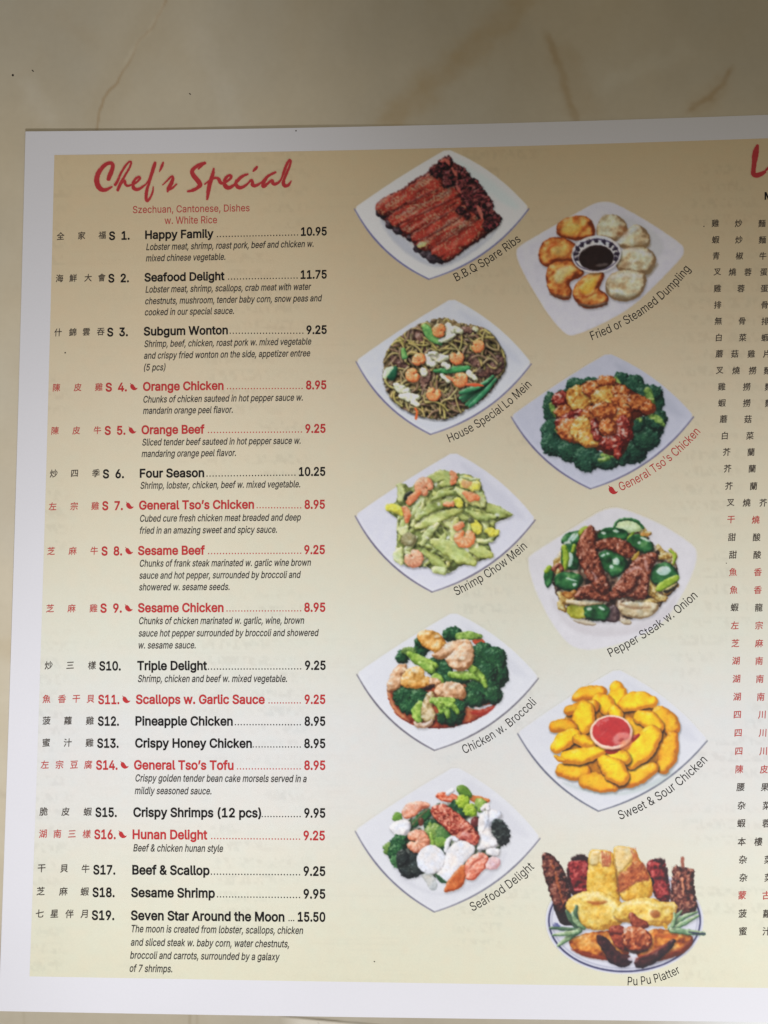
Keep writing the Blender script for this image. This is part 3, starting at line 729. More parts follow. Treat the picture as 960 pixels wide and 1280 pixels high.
# ------------------------------------------------------------------ 2: dumplings
cv = Canvas(630, 240, .2604, (640, 246, 862, 424))
cv.paint([(60,290),(72,262),(250,160),(400,75),(450,52),(495,48),(540,60),(700,150),(845,248),(865,278),(850,315),(720,450),(600,560),(450,640),(335,687),(300,682),(230,610),(130,450),(75,345)],
  [(140,138,142),(158,154,158),(172,168,172)], 'plate', spec=0, rnd=10, n=.15, ns=10, wob=.4, k=.5, soft=1.8, sm=2, relief=.4)
cv.paint([(470,100),(640,130),(780,240),(740,330),(600,300)], [(140,140,138),(150,148,146)], None, rnd=8, n=.5, ns=8, soft=6, alpha=.5)
FRY = [(84,34,16),(142,70,30),(178,120,60),(196,156,94)]
def dumpling(P, cols, nm, **kw):
    cv.paint(P, cols, nm, rnd=7.5, n=.7, ns=4, wob=.9, k=1.7, shadow=.35, edge=.5, spec=.15, hi_noise=.06, **kw)
dumpling([(250,190),(262,150),(300,125),(360,114),(410,125),(432,170),(437,207),(410,228),(360,225),(345,232),(320,225),(270,215)], FRY, 'fried_dumpling')
cv.blob(325,178,48,26,[(190,130,50),(215,175,95)],None,rot=-10,soft=4,alpha=.7)
dumpling([(172,280),(190,235),(250,215),(310,230),(350,258),(345,335),(290,325),(240,335),(210,362),(180,345),(168,310)], FRY, 'fried_dumpling')
cv.paint([(205,290),(215,265),(245,250),(275,265)], [(150,66,26),(170,90,40)], None, w=[10,18,8], soft=2.5, alpha=.8)
cv.blob(265,285,38,26,[(200,130,62),(222,165,95)],None,soft=4,alpha=.65)
dumpling([(205,380),(225,345),(300,330),(350,345),(385,385),(372,405),(330,418),(305,440),(328,480),(310,518),(270,512),(222,490),(206,430)], FRY, 'fried_dumpling')
cv.paint([(240,400),(265,365),(320,350),(355,375),(300,400),(280,435),(250,440)],[(180,150,84),(205,184,126)],None,soft=4,alpha=.8,n=.4)
cv.paint([(225,490),(270,505),(315,505)],[(60,40,30),(100,70,50)],None,w=[8,14,8],soft=2.5,alpha=.7)
dumpling([(330,480),(350,440),(390,402),(440,384),(484,388),(468,430),(448,468),(492,490),(502,525),(480,547),(410,561),(370,547),(340,515)], FRY, 'fried_dumpling')
cv.paint([(355,465),(390,425),(440,405),(445,440),(420,480),(385,495)],[(186,124,40),(214,168,84)],None,soft=3.5,alpha=.85,n=.4)
cv.paint([(365,540),(420,552),(490,535)],[(52,40,34),(96,78,60)],None,w=[10,16,10],soft=2.5,alpha=.8)
cv.paint([(345,500),(400,500),(450,480)],[(120,50,20),(140,70,30)],None,w=[6,12,6],soft=2.5,alpha=.7)
STM = [(100,78,54),(152,134,104),(178,164,136),(196,186,164)]
for P in ([(445,172),(468,122),(520,106),(572,130),(594,178),(580,212),(545,237),(500,222),(450,218)],
          [(545,240),(590,190),(628,153),(670,172),(699,213),(696,262),(640,278),(565,272)],
          [(538,372),(548,308),(575,275),(640,263),(702,275),(732,320),(717,365),(692,397),(640,388),(580,380)],
          [(488,452),(503,402),(560,378),(630,376),(682,395),(680,450),(650,500),(590,526),(530,517),(496,490)]):
    dumpling(P, STM, 'steamed_dumpling')
for P, c_, al in (([(560,165),(590,185),(575,205),(550,200)],(110,70,42),.75),([(545,245),(600,195),(640,170)],(196,188,164),.6),([(600,345),(570,355)],(120,90,62),.6),([(640,340),(665,345),(650,360)],(120,96,66),.6),
                  ([(620,260),(640,262),(690,255)],(104,82,52),.6),([(560,285),(640,275),(700,300)],(196,190,166),.6),([(545,450),(570,440),(575,460)],(118,92,62),.5),([(520,410),(580,395),(650,405)],(198,192,170),.6),([(540,500),(590,512),(640,495)],(84,68,46),.6),([(480,130),(488,120)],(120,100,72),.7),
                  ([(690,400),(730,350)],(100,84,58),.5)):
    cv.paint(P if len(P) > 2 else [P[0], P[1]], [c_, c_], None, w=18, soft=4, alpha=al, n=0)
cv.blob(443, 299, 115, 86, [(168,160,166),(196,188,194)], 'sauce_bowl', rot=-4, rnd=3, wob=.3, k=.8, shadow=.35)
cv.blob(443, 302, 108, 77, [(52,44,66),(64,54,76)], None, rot=-4, n=.1, wob=.2)
cv.blob(443, 303, 103, 71, [(172,166,174),(186,180,186)], None, rot=-4, n=.1, wob=.2)
for i, a in enumerate(np.linspace(0, 2*math.pi, 17)[:-1]):
    x_ = 443+98*math.cos(a); y_ = 298+62*math.sin(a)
    if y_ < 330: cv.blob(x_, y_-2, 13, 9, [(26,20,30),(44,34,48)], None, rot=i*47, wob=1.6, ws=1.5, n=.3, soft=1)
cv.blob(443, 316, 84, 61, [(150,140,146),(150,140,146)], None, rot=-3, wob=.2, n=0)
cv.blob(443, 316, 80, 57, [(18,12,12),(26,17,16),(40,26,24)], 'dipping_sauce', rot=-3, wob=.3, n=.1, rnd=3, k=.6)
cv.blob(470, 350, 30, 6, [(110,96,90),(110,96,90)], None, rot=-8, alpha=.5, soft=2, n=0)
cv.build('dish_picture', 'square plate of fried and steamed dumplings round a bowl of dark sauce', menu, warp=.6, mott=.08, glint=0)
caption('Fried or Steamed Dumpling', [(630+.2604*424, 240+.2604*711), (630+.2604*690, 240+.2604*572), (630+.2604*896, 240+.2604*372)], 10.8, M_black, menu)

# ------------------------------------------------------------------ 3: lo mein
cv = Canvas(430, 370, .2604, (438, 372, 672, 550)); rs = np.random.RandomState(5)
square_plate(cv, (445, 452), (565, 374), (664, 455), (538, 543), ((168,170,180), (186,186,196)), (92,88,116))
LO = [(190,395),(196,290),(250,208),(335,155),(400,125),(490,105),(560,138),(650,148),(705,180),(735,230),(776,285),(768,375),(730,400),(705,465),(600,532),(520,583),(420,588),(330,558),(260,525),(205,455)]
cv.paint(LO, [(62,50,36),(98,82,56),(124,106,72)], 'noodles', n=.9, ns=3, rnd=7, wob=3, ws=3, shadow=.3)
_, lod, _ = cv._field(LO, None, 2); lsl = cv.sub(chaikin(cv.tp(LO), 2), 4); lom = np.full(cv.X.shape, -9.0); lom[lsl] = lod+1.5
NO = [[(92,80,48),(148,134,86),(180,166,114)],[(88,74,50),(136,118,84),(170,154,112)],[(92,84,44),(150,138,80),(184,172,114)],[(78,58,44),(118,94,74),(150,126,102)]]
def noodle(n_, zone):
    for _ in range(n_):
        cx, cy = zone[0]+rs.randn()*zone[2], zone[1]+rs.randn()*zone[3]
        a = rs.rand()*6.28; L_ = rs.uniform(55, 125); cvt = rs.uniform(-1.5, 1.5); P = []
        for q in np.linspace(-.5, .5, 6): P.append((cx+L_*q*math.cos(a)-L_*cvt*q*q*math.sin(a), cy+L_*q*math.sin(a)+L_*cvt*q*q*math.cos(a)))
        cv.paint(P, NO[rs.randint(4)], None, w=rs.uniform(6.5, 9.5), rnd=1.6, n=.1, wob=.2, k=1.9, shadow=.35, owner=0+1, soft=.9, clip=lom, edge=.2)
noodle(300, (480, 350, 175, 135))
BEEF = [(38,24,24),(78,54,48),(108,80,70),(140,112,100)]
for (x_, y_, rx, ry, r_) in ((345,180,28,26,20),(372,205,26,20,40),(410,250,50,16,-15),(245,300,28,22,50),(285,330,28,24,0),(392,395,22,40,20),(530,215,40,14,10),(600,165,36,14,8),(640,310,46,28,20),(690,340,50,30,35),(740,330,26,46,10),(545,505,30,36,10),(300,200,20,14,0),(670,370,30,20,0),(385,435,12,18,0)):
    cv.blob(x_, y_, rx, ry, BEEF, 'beef_strip', rot=r_, n=.9, ns=2, rnd=4, wob=1.8, ws=2, k=1.6, shadow=.3)
noodle(60, (680, 230, 38, 40)); noodle(44, (330, 250, 60, 45)); noodle(50, (440, 510, 70, 35)); noodle(16, (260, 420, 30, 40)); noodle(12, (520, 240, 40, 20))
for P in ([(375,140),(395,125),(415,145)],[(480,120),(492,107),(505,122)],[(640,180),(670,160),(700,180)],[(620,150),(640,150),(645,170)],[(230,235),(250,215),(275,215)]):
    cv.paint(P, NO[2], None, w=8, rnd=1.6, wob=.2, n=.1, owner=1, k=1.6)
GRN = [(44,78,46),(72,120,66),(106,150,84),(140,172,104)]
cv.paint([(388,148),(415,185),(462,228)], GRN, 'pea_pod', w=[26,44,40,16], rnd=5, n=.3, shadow=.3)
cv.paint([(285,260),(290,290)], GRN, None, w=[22,26], rnd=4, n=.4)
cv.paint([(436,360),(510,356),(596,346)], [(26,70,42),(48,110,62),(84,150,92)], 'green_onion', w=[10,24,28,16], rnd=3.4, n=.3, shadow=.3)
cv.paint([(228,385),(245,350)], [(14,44,34),(26,72,50),(60,110,84)], 'green_onion', w=[34,32,20], rnd=4, shadow=.3)
cv.paint([(196,385),(210,355),(230,345)], [(140,160,130),(180,194,170)], None, w=[20,30,16], rnd=4)
WH = [(118,118,92),(166,168,142),(196,196,176),(212,212,198)]
for P, w_ in (([(400,290),(420,330),(440,320)],[22,34,20]),([(430,290),(465,300),(495,295)],[24,40,16]),([(410,275),(440,275)],[14,20]),([(500,140),(515,180),(490,215)],[24,40,18]),([(530,160),(560,170)],[30,20]),([(460,215),(500,205),(530,185)],[16,22,14]),
              ([(250,430),(285,455),(305,455)],[24,40,24]),([(275,480),(315,485),(352,485)],[20,38,16]),([(470,380),(500,410)],[18,18]),([(480,330),(500,340)],[20,20]),([(600,370),(630,395)],[24,16]),([(380,360),(385,370)],[26,26]),([(335,510),(350,520)],[24,20]),([(625,155),(635,162)],[18,18])):
    cv.paint(P, WH, 'cabbage' if w_[0] > 18 else None, w=w_, rnd=4, n=.7, ns=2.2, wob=1.2, k=1.3, shadow=.3)
for P in ([(590,520),(650,460),(715,385)],[(572,502),(630,455),(705,395)],[(560,490),(620,450),(690,410)],[(605,528),(670,470),(728,400)],[(560,465),(600,450),(650,440)]):
    cv.paint(P, [(24,62,44),(44,102,66),(90,150,106)], 'green_bean', w=[12,17,15,8], rnd=2.6, n=.2, wob=.3, k=1.6, shadow=.4)
SHR = [(140,72,42),(190,116,70),(210,146,100),(224,182,148)]
for (x_, y_, r_, q_) in ((462,167,36,200),(540,292,37,90),(638,240,34,30),(362,310,34,250),(335,378,37,160),(552,400,41,30),(433,466,37,120)):
    shrimp(cv, x_, y_, r_, q_, SHR)
cv.paint([(590,425),(630,425),(668,430)], [(160,60,36),(200,90,56)], None, w=[8,16,6], rnd=3)
cv.paint([(490,385),(520,400)], [(180,90,60),(220,150,110)], None, w=[6,14], rnd=3)
cv.paint([(342,540),(352,560),(345,590)], [(180,80,40),(200,90,50)], None, w=8, rnd=2)
cv.build('dish_picture', 'square plate of lo mein noodles with shrimps, beef and green beans', menu, warp=.3, mott=.08, glint=.1, tone=1.1)
caption('House Special Lo Mein', [(430+.2604*508, 370+.2604*703), (430+.2604*712, 370+.2604*590), (430+.2604*902, 370+.2604*430)], 10.8, M_black, menu)

# ------------------------------------------------------------------ 4: general tso's chicken
cv = Canvas(630, 435, .2604, (632, 438, 874, 618))
square_plate(cv, (639, 521), (760, 442), (867, 521), (738, 611), ((160,162,176), (178,178,190)), (92,88,114))
for f_ in ((345,178,45,34),(415,172,48,28),(300,230,50,30),(560,160,38,44),(625,182,46,52),(670,215,36,40),(735,255,30,58),(720,215,38,34),(222,285,32,72),(235,400,54,58),(225,460,44,52),(265,480,50,40),(320,490,62,55),(400,530,64,58),(395,570,30,26),(490,540,66,42),(620,500,66,52),(560,520,40,40),(690,390,74,60),(680,435,64,56),(735,345,46,46),(640,360,36,42)):
    floret(cv, *f_)
for P, w_ in (([(225,270),(240,300),(245,325)],[16,30,12]),([(690,205),(700,240),(715,262)],[30,34,16]),([(700,325),(735,335),(765,370)],[14,30,10]),([(470,515),(510,505),(535,520)],[10,26,12]),([(262,392),(285,410)],[26,16]),([(535,150),(550,185),(560,200)],[14,30,18]),([(640,330),(655,345)],[22,14]),([(460,540),(500,530)],[14,16])):
    cv.paint(P, BROCL, 'broccoli_stem', w=w_, rnd=4, n=1, ns=1.8, wob=1.6, k=1.5, alpha=.9, soft=1.5)
cv.paint([(245,230),(330,200),(400,165),(500,140),(580,190),(650,225),(720,270),(700,320),(620,330),(610,440),(560,530),(480,500),(430,475),(300,430),(250,360)], [(60,22,14),(110,40,22)], 'chicken_pile', n=1, rnd=5, wob=2)
TSO = [(104,38,20),(164,80,34),(198,116,56),(222,160,100)]; TSY = [(130,70,26),(190,122,46),(216,156,70),(230,190,120)]; TSR = [(70,14,14),(124,34,28),(166,64,48),(210,130,110)]
for (x_, y_, rx, ry, r_, c_) in ((272,245,42,34,-25,TSR),(360,240,62,58,0,TSY),(430,200,52,40,15,TSO),(490,158,42,24,0,TSO),(490,235,72,48,-15,TSY),(560,210,40,30,0,TSO),(580,262,62,40,10,TSO),(645,262,60,34,15,TSO),(690,290,36,26,0,TSO),(285,302,40,28,0,TSO),(315,330,72,17,-28,TSR),(290,362,44,22,0,TSR),(480,335,112,66,0,TSO),(330,395,76,54,15,TSO),(370,390,50,60,10,TSY),(410,430,58,44,10,TSY),(440,392,20,54,-12,TSR),(560,330,50,40,0,TSO),(565,385,34,60,10,TSR),(520,455,56,36,0,TSR),(590,420,28,30,0,TSR),(545,500,18,30,0,TSR),(480,300,60,36,0,TSO),(500,380,40,40,0,TSO)):
    cv.blob(x_, y_, rx, ry, c_, 'chicken_piece' if c_ is not TSR else 'chili_pepper', rot=r_, n=1.3, ns=2.3, rnd=7, wob=2.2, ws=2.6, k=1.5, shadow=.3, spec=.55, edge=.2)
for (x_, y_) in ((290,290),(436,365),(445,395),(450,410),(560,365),(580,420),(345,330),(525,440),(600,250),(400,428),(385,300),(270,235),(530,470),(570,395),(300,350)):
    cv.blob(x_, y_, 9, 5, [(225,170,150),(240,205,190)], None, rot=x_, wob=1, soft=1.4, alpha=.7)
cv.build('dish_picture', 'square plate of glazed chicken pieces ringed with dark green broccoli', menu, tone=.93, sat=.93, warp=.6, mott=.08)
caption("General Tso's Chicken", [(630+.2604*562, 435+.2604*687), (630+.2604*762, 435+.2604*572), (630+.2604*944, 435+.2604*405)], 10.8, M_red, menu)
chili('chili_mark', 630+.2604*524, 435+.2604*682, 1.25, M_red, menu)

# ------------------------------------------------------------------ 5: shrimp chow mein
cv = Canvas(430, 560, .2604, (436, 562, 678, 748)); rs = np.random.RandomState(8)
square_plate(cv, (444, 645), (567, 566), (669, 650), (540, 740), ((192,192,204), (208,207,216)), (98,92,112))
BAS = [(265,180),(290,170),(320,200),(350,160),(400,150),(415,125),(520,125),(600,130),(655,160),(665,210),(680,270),(720,280),(805,320),(770,340),(725,350),(715,385),(748,405),(715,455),(680,440),(712,515),(650,540),(560,560),(510,598),(440,600),(400,560),(330,575),(260,545),(248,490),(262,440),(255,380),(262,330),(210,305),(215,275),(255,265)]
cv.paint(BAS, [(66,72,36),(108,120,62),(146,158,92)], 'cabbage_mix', n=1, ns=3, rnd=7, wob=1.5, shadow=.25)
bsl = cv.sub(chaikin(cv.tp(BAS), 2), 4); _, bd, _ = cv._field(BAS, None, 2); bm = np.full(cv.X.shape, -9.0); bm[bsl] = bd+1.0
CAB = [[(108,112,48),(156,166,88),(184,192,122),(208,212,158)],[(126,132,74),(170,178,114),(194,200,148),(214,218,178)],[(90,98,42),(134,146,74),(168,178,106),(194,200,140)],[(140,140,70),(180,180,104),(204,204,140),(222,220,172)]]
for _ in range(85):
    x_ = 470+rs.randn()*125; y_ = 370+rs.randn()*115; a = rs.choice([-.5, -.9, .25, 1.1, 2.0])+rs.randn()*.35; L_ = rs.uniform(50, 120); b_ = rs.uniform(-.5, .5)
    P = [(x_+L_*q*math.cos(a)-L_*b_*q*q*math.sin(a), y_+L_*q*math.sin(a)+L_*b_*q*q*math.cos(a)) for q in (-.5, -.2, .2, .5)]
    w0 = rs.uniform(12, 34); cv.paint(P, CAB[rs.randint(4)], None, w=[w0*.4, w0, w0*.9, w0*.3], rnd=3.5, n=.6, ns=2.5, wob=1, k=1.3, shadow=.22, owner=1, clip=bm, ang=a, st=3)
for P, w_, c_ in (([(415,140),(470,135),(520,150),(470,175)],[20,60,50,20],2),([(265,180),(280,210),(270,250)],[20,34,20],1),([(310,340),(340,300),(370,250)],[14,26,14],1),([(330,370),(365,310),(385,245)],[12,24,10],1),([(350,380),(450,330),(560,300)],[16,50,40,14],0),([(375,460),(400,410),(450,365)],[16,34,14],1),
                  ([(350,340),(440,270),(560,260)],[14,44,16],2),([(520,460),(530,380),(540,340)],[14,34,14],3),([(430,450),(500,480),(620,550)],[30,70,80,30],0),([(600,480),(660,500),(705,515)],[20,60,24],0),([(680,280),(740,310),(800,322)],[30,50,14],2),([(420,250),(480,215),(560,215)],[10,26,12],2),
                  ([(640,330),(680,350),(680,400)],[16,26,14],1),([(590,300),(640,330),(720,330)],[14,34,20],2),([(270,490),(255,520),(275,545)],[26,44,24],1),([(385,500),(440,540),(480,575)],[20,40,26],2),([(540,200),(620,250),(660,270)],[16,44,30],3),([(640,210),(665,240),(670,275)],[16,30,16],1),([(265,390),(290,400),(300,380)],[20,44,20],1),([(440,585),(480,590)],[30,30],1)):
    cv.paint(P, CAB[c_], 'cabbage_leaf', w=w_, rnd=4, n=.7, ns=2.5, wob=1.2, k=1.3, shadow=.28, spec=.2, ang=.4, st=2.5)
for P, w_ in (([(215,285),(250,290),(280,310)],[30,40,26]),([(690,395),(720,410),(735,405)],[22,40,20]),([(545,255),(555,270)],[34,30]),([(625,360),(640,390)],[30,44])):
    cv.paint(P, [(150,140,50),(206,198,70),(224,222,120)], 'yellow_vegetable', w=w_, rnd=4, n=.7, shadow=.2)
cv.paint([(288,240),(300,215),(325,203),(328,225),(305,250)], [(20,24,20),(44,48,40),(80,84,70)], 'mushroom', rnd=3, n=.5, shadow=.2)
cv.blob(610, 350, 16, 14, [(70,74,50),(100,104,70)], None)
cv.blob(310, 440, 34, 30, [(100,92,60),(140,134,96),(176,170,136)], 'mushroom', n=.8, shadow=.2)
SH2 = [(176,104,74),(212,148,112),(226,178,146),(236,206,180)]
shrimp(cv, 390, 188, 50, 230, SH2); shrimp(cv, 330, 525, 50, 60, SH2); shrimp(cv, 580, 425, 55, 100, [(196,102,56),(228,146,96),(236,178,136),(244,210,180)])
for P, w_ in (([(310,260),(335,235),(360,212)],[20,34,16]),([(290,290),(305,320),(300,350)],[18,30,14]),([(515,115),(530,135),(522,165)],[10,34,20]),([(580,215),(610,235),(640,240)],[16,44,20]),([(480,270),(520,268)],[10,20]),([(545,380),(560,370)],[30,30])):
    cv.paint(P, [(188,90,52),(222,140,96),(236,176,136)], 'shrimp_tail', w=w_, rnd=4, n=.8, wob=1.2, shadow=.2)
cv.paint([(548,160),(575,135),(610,140),(650,160),(658,195),(620,205),(590,190),(560,185)], [(170,160,70),(206,200,110),(224,220,150)], 'yellow_vegetable', n=1, wob=2, shadow=.2)
cv.paint([(560,165),(590,150),(615,165),(600,185),(580,195)], [(196,130,84),(222,166,120)], None, n=1, soft=2, wob=2.5, alpha=.8)
cv.paint([(560,140),(600,150),(650,150)], CAB[1], None, w=[8,16,8], n=.6)
cv.blob(630, 185, 16, 12, [(216,210,70),(228,224,110)], None, wob=1.5, alpha=.8)
for (x_, y_) in ((442,176),(500,430),(735,322),(455,270),(400,430),(590,490),(640,470)): cv.blob(x_, y_, 10, 6, [(226,228,206),(236,238,224)], None, rot=x_, alpha=.7, soft=2)
cv.build('dish_picture', 'square plate of pale green cabbage chow mein with pink shrimps', menu, warp=1.0, mott=.08, sat=.95, tone=1.02)
caption('Shrimp Chow Mein', [(430+.2604*540, 560+.2604*709), (430+.2604*718, 560+.2604*607), (430+.2604*881, 560+.2604*478)], 10.8, M_black, menu)

# ------------------------------------------------------------------ 6: pepper steak
cv = Canvas(640, 625, .2604, (656, 632, 878, 816)); rs = np.random.RandomState(4)
cv.paint([(78,290),(92,265),(250,165),(415,62),(460,44),(505,40),(560,54),(720,120),(862,213),(888,250),(872,340),(800,480),(720,590),(600,660),(430,712),(340,718),(268,690),(180,570),(100,400)],
  [(196,194,198),(208,205,210),(216,213,218)], 'plate', spec=0, rnd=10, n=.2, ns=10, wob=.5, k=.4, soft=2.6, relief=.35)
cv.paint([(170,430),(250,560),(290,580),(420,600),(560,600),(700,540),(800,430),(760,560),(600,640),(420,660),(250,610)], [(180,172,176),(196,192,196)], None, soft=8, alpha=.5, n=0)
cv.paint([(240,215),(330,150),(420,150),(520,150),(620,150),(700,240),(780,270),(790,340),(790,420),(740,470),(700,520),(600,560),(470,585),(330,570),(260,530),(210,440),(190,370),(215,290)], [(34,24,20),(76,54,42),(138,116,96),(200,188,172)], 'stir_fry_pile', n=1.6, ns=4, rnd=6, wob=2.5, bl=.5, shadow=.3)
ON = [(120,96,66),(176,158,122),(206,196,170),(222,218,204)]
for P, w_ in (([(240,255),(225,300),(200,340)],[20,44,20]),([(270,250),(230,330),(215,370)],[10,24,10]),([(230,450),(260,480),(300,470)],[20,50,20]),([(620,140),(640,165),(665,158)],[30,30,8]),([(700,220),(720,250),(760,290)],[12,18,10]),([(690,280),(730,270),(780,260)],[14,26,12]),([(760,240),(785,265),(770,310)],[12,20,10]),([(640,440),(690,460),(740,470)],[12,20,10]),([(600,490),(660,490),(720,475)],[14,26,10]),([(650,400),(680,430)],[40,30]),([(740,440),(790,410)],[30,16]),([(660,440),(700,480),(735,480)],[8,14,8]),([(235,490),(225,500),(255,530)],[20,26,14])):
    cv.paint(P, [(110,74,28),(160,126,60),(196,178,120),(214,206,176)], 'onion_slice', w=w_, rnd=3.5, n=.9, ns=2, wob=1.4, k=1.5, shadow=.15)
cv.paint([(505,510),(540,490),(620,490),(700,495),(702,525),(660,560),(600,570),(530,550)], ON, 'onion', rnd=6, n=.5, shadow=.3)
cv.paint([(520,500),(580,520),(660,515)], [(120,80,50),(150,110,80)], None, w=[6,12,6], soft=2, alpha=.6)
cv.paint([(275,575),(340,570),(420,598),(360,606)], ON, None, rnd=4, alpha=.7); cv.paint([(510,575),(560,570),(580,598),(540,600)], ON, None, rnd=4, alpha=.8)
cv.paint([(430,560),(480,500),(510,520),(520,570),(480,590)], [(46,30,34),(80,62,66),(120,104,104)], 'sauce', n=1, rnd=5)
PEP = [(8,34,18),(20,70,34),(44,104,54),(110,160,100)]; PEPL = [(70,90,18),(118,146,34),(160,182,60),(200,210,110)]
def pepper(P, cols=PEP, hl=(), nm='green_pepper', **kw):
    cv.paint(P, cols, nm, rnd=4.5, n=.5, ns=5, wob=.7, k=1.1, shadow=.3, spec=.15, edge=.25, bl=.5, sm=1, **kw)
    for (x_, y_, rx, ry, r_) in hl: cv.blob(x_, y_, rx, ry, [(190,212,200),(224,236,228)], None, rot=r_, wob=1, soft=1.6, alpha=.85, n=.3)
pepper([(488,130),(500,100),(550,88),(600,100),(632,135),(600,150),(560,158),(520,150)], [(150,170,120),(188,204,160),(210,220,190)])
cv.paint([(490,128),(505,100),(555,89),(605,103),(630,135)], PEP, None, w=[10,14,14,8], rnd=3, soft=1.2)
pepper([(410,180),(430,140),(490,132),(550,150),(560,180),(520,195),(430,190)], PEP, [(440,160,10,6,0),(500,150,16,5,10)])
pepper([(545,190),(585,150),(580,180)], PEPL)
pepper([(550,205),(570,172),(620,165),(672,210),(682,240),(650,258),(600,240)], PEP, [(640,190,24,6,25),(610,205,8,6,0)])
pepper([(232,200),(260,160),(320,150),(370,125),(350,160),(320,215),(270,215)], PEP, [(285,180,28,7,-50),(305,178,26,5,-50),(265,208,16,10,0)])
pepper([(318,150),(340,130),(372,130),(345,160),(325,175)], PEPL)
pepper([(240,215),(320,210),(325,330),(270,335),(240,320)], PEP, [(277,285,14,34,5)])
cv.paint([(250,225),(260,270),(255,330)], PEPL, None, w=[22,30,18], rnd=4, soft=1.5)
cv.paint([(300,220),(290,245)], PEPL, None, w=[20,16], rnd=4, soft=1.5)
pepper([(155,360),(170,320),(195,330),(200,370),(175,425),(160,400)], PEP); cv.paint([(165,340),(180,325)], PEPL, None, w=22, rnd=3)
pepper([(203,400),(210,360),(260,345),(330,360),(345,390),(300,435),(240,430)], PEP, [(285,382,26,3,15),(300,405,10,8,0)])
pepper([(415,260),(460,235),(500,250),(555,290),(550,320),(500,380),(440,330),(415,300)], PEP, [(500,295,16,16,20),(478,320,9,9,0),(438,265,10,4,-20),(460,258,6,4,0)])
pepper([(665,345),(690,310),(750,300),(795,345),(800,375),(750,400),(690,410),(668,380)], PEP, [(728,340,34,20,-8)])
cv.paint([(690,435),(700,405),(760,370),(798,360),(800,385),(740,420),(710,440)], PEPL, 'green_pepper', rnd=4, n=.3)
cv.paint([(715,435),(760,430),(800,395),(795,415),(750,450)], [(20,18,14),(44,38,26)], None, rnd=4, soft=1.6)
pepper([(262,520),(290,500),(350,500),(365,560),(310,570),(275,555)], [(120,110,20),(150,150,40),(180,176,70),(200,196,110)])
pepper([(350,505),(440,500),(470,525),(460,570),(400,580),(350,565)], PEP, [(372,522,12,8,0),(430,520,16,6,20)])
cv.paint([(268,490),(330,495),(430,492)], ON, 'onion_slice', w=[12,22,10], rnd=3, shadow=.2)
cv.paint([(755,240),(785,260),(775,310)], PEPL, None, w=[6,16,6], rnd=3)
STK = [(58,20,12),(104,46,30),(142,76,54),(184,122,98)]
def steak(P, **kw): cv.paint(P, STK, 'steak_strip', rnd=6, n=1.2, ns=2.2, wob=1.4, ws=2.5, k=1.6, shadow=.4, speck=((212,166,146), .80, 2.0, .7), edge=.2, **kw)
steak([(300,450),(340,410),(420,400),(480,440),(480,485),(420,480),(340,470),(300,470)])
steak([(310,230),(330,170),(365,125),(385,120),(402,165),(395,230),(420,290),(450,370),(470,430),(430,450),(380,400),(340,330),(315,280)])
steak([(400,205),(440,188),(500,182),(550,200),(590,240),(600,262),(570,280),(520,260),(460,232),(405,238)])
steak([(600,270),(680,250),(705,270),(665,330),(655,400),(645,470),(610,480),(560,460),(500,470),(470,480),(480,430),(520,380),(560,330)])
steak([(510,390),(550,360),(600,370),(600,410),(550,450),(500,440)])
for P in ([(550,350),(600,320),(620,330)],[(385,345),(405,370),(400,390)],[(640,290),(650,340)]):
    cv.paint(P, [(200,160,160),(214,180,176)], None, w=[8,14,6], soft=1.6, alpha=.55, wob=1.5)
cv.paint([(200,330),(225,310),(240,330)], STK, None, w=22, rnd=4, n=1); cv.paint([(250,450),(280,460),(300,440)], [(110,60,20),(160,100,40),(190,140,70)], None, w=[20,36,20], rnd=4, n=1)
cv.paint([(580,285),(600,265),(608,250)], [(150,110,30),(190,160,70)], None, w=[10,20,8], rnd=3)
cv.blob(638, 165, 22, 8, [(180,130,60),(200,150,80)], None, n=1, wob=2)
cv.build('dish_picture', 'rounded white plate of pepper steak with shiny green peppers and onion', menu, warp=.6, mott=.1)
caption('Pepper Steak w. Onion', [(640+.2604*474, 625+.2604*754), (640+.2604*695, 625+.2604*625), (640+.2604*893, 625+.2604*465)], 11, M_black, menu)

# ------------------------------------------------------------------ 7: chicken with broccoli
cv = Canvas(430, 755, .2708, (438, 762, 682, 946))
square_plate(cv, (446, 843), (567, 766), (673, 848), (543, 938), ((208,209,218), (220,220,225)), (100,96,108))
SAU = [(80,22,14),(132,44,28),(168,84,52),(200,140,100)]
cv.paint([(196,370),(205,440),(240,510),(310,555),(400,572),(500,568),(600,540),(680,490),(720,430),(700,380),(400,350)], SAU, 'brown_sauce', rnd=7, n=.6, ns=5, wob=1.2, edge=-.5)
cv.paint([(205,410),(235,490),(300,540)], [(196,140,100),(206,160,120)], None, w=[6,14,6], soft=2, alpha=.5)
cv.paint([(570,470),(620,485),(680,465)], [(216,212,216),(230,226,230)], None, w=[6,14,6], soft=1)
cv.paint([(590,500),(640,505),(690,475)], [(150,40,30),(176,60,40)], None, w=[14,30,8], soft=2)
BR2 = [(6,26,18),(18,54,34),(34,84,48),(84,136,78)]
cv.paint([(590,165),(630,155),(655,185),(610,190)], [(170,50,24),(206,84,50),(220,110,80)], 'carrot_slice', rnd=4, n=.3, shadow=.2)
floret(cv, 500, 138, 42, 32, BR2); cv.paint([(530,150),(580,145),(630,150)], BROCL, 'broccoli_stem', w=[30,36,14], rnd=4, n=.8, shadow=.2)
floret(cv, 360, 205, 34, 36, BR2); floret(cv, 350, 175, 22, 22, BR2)
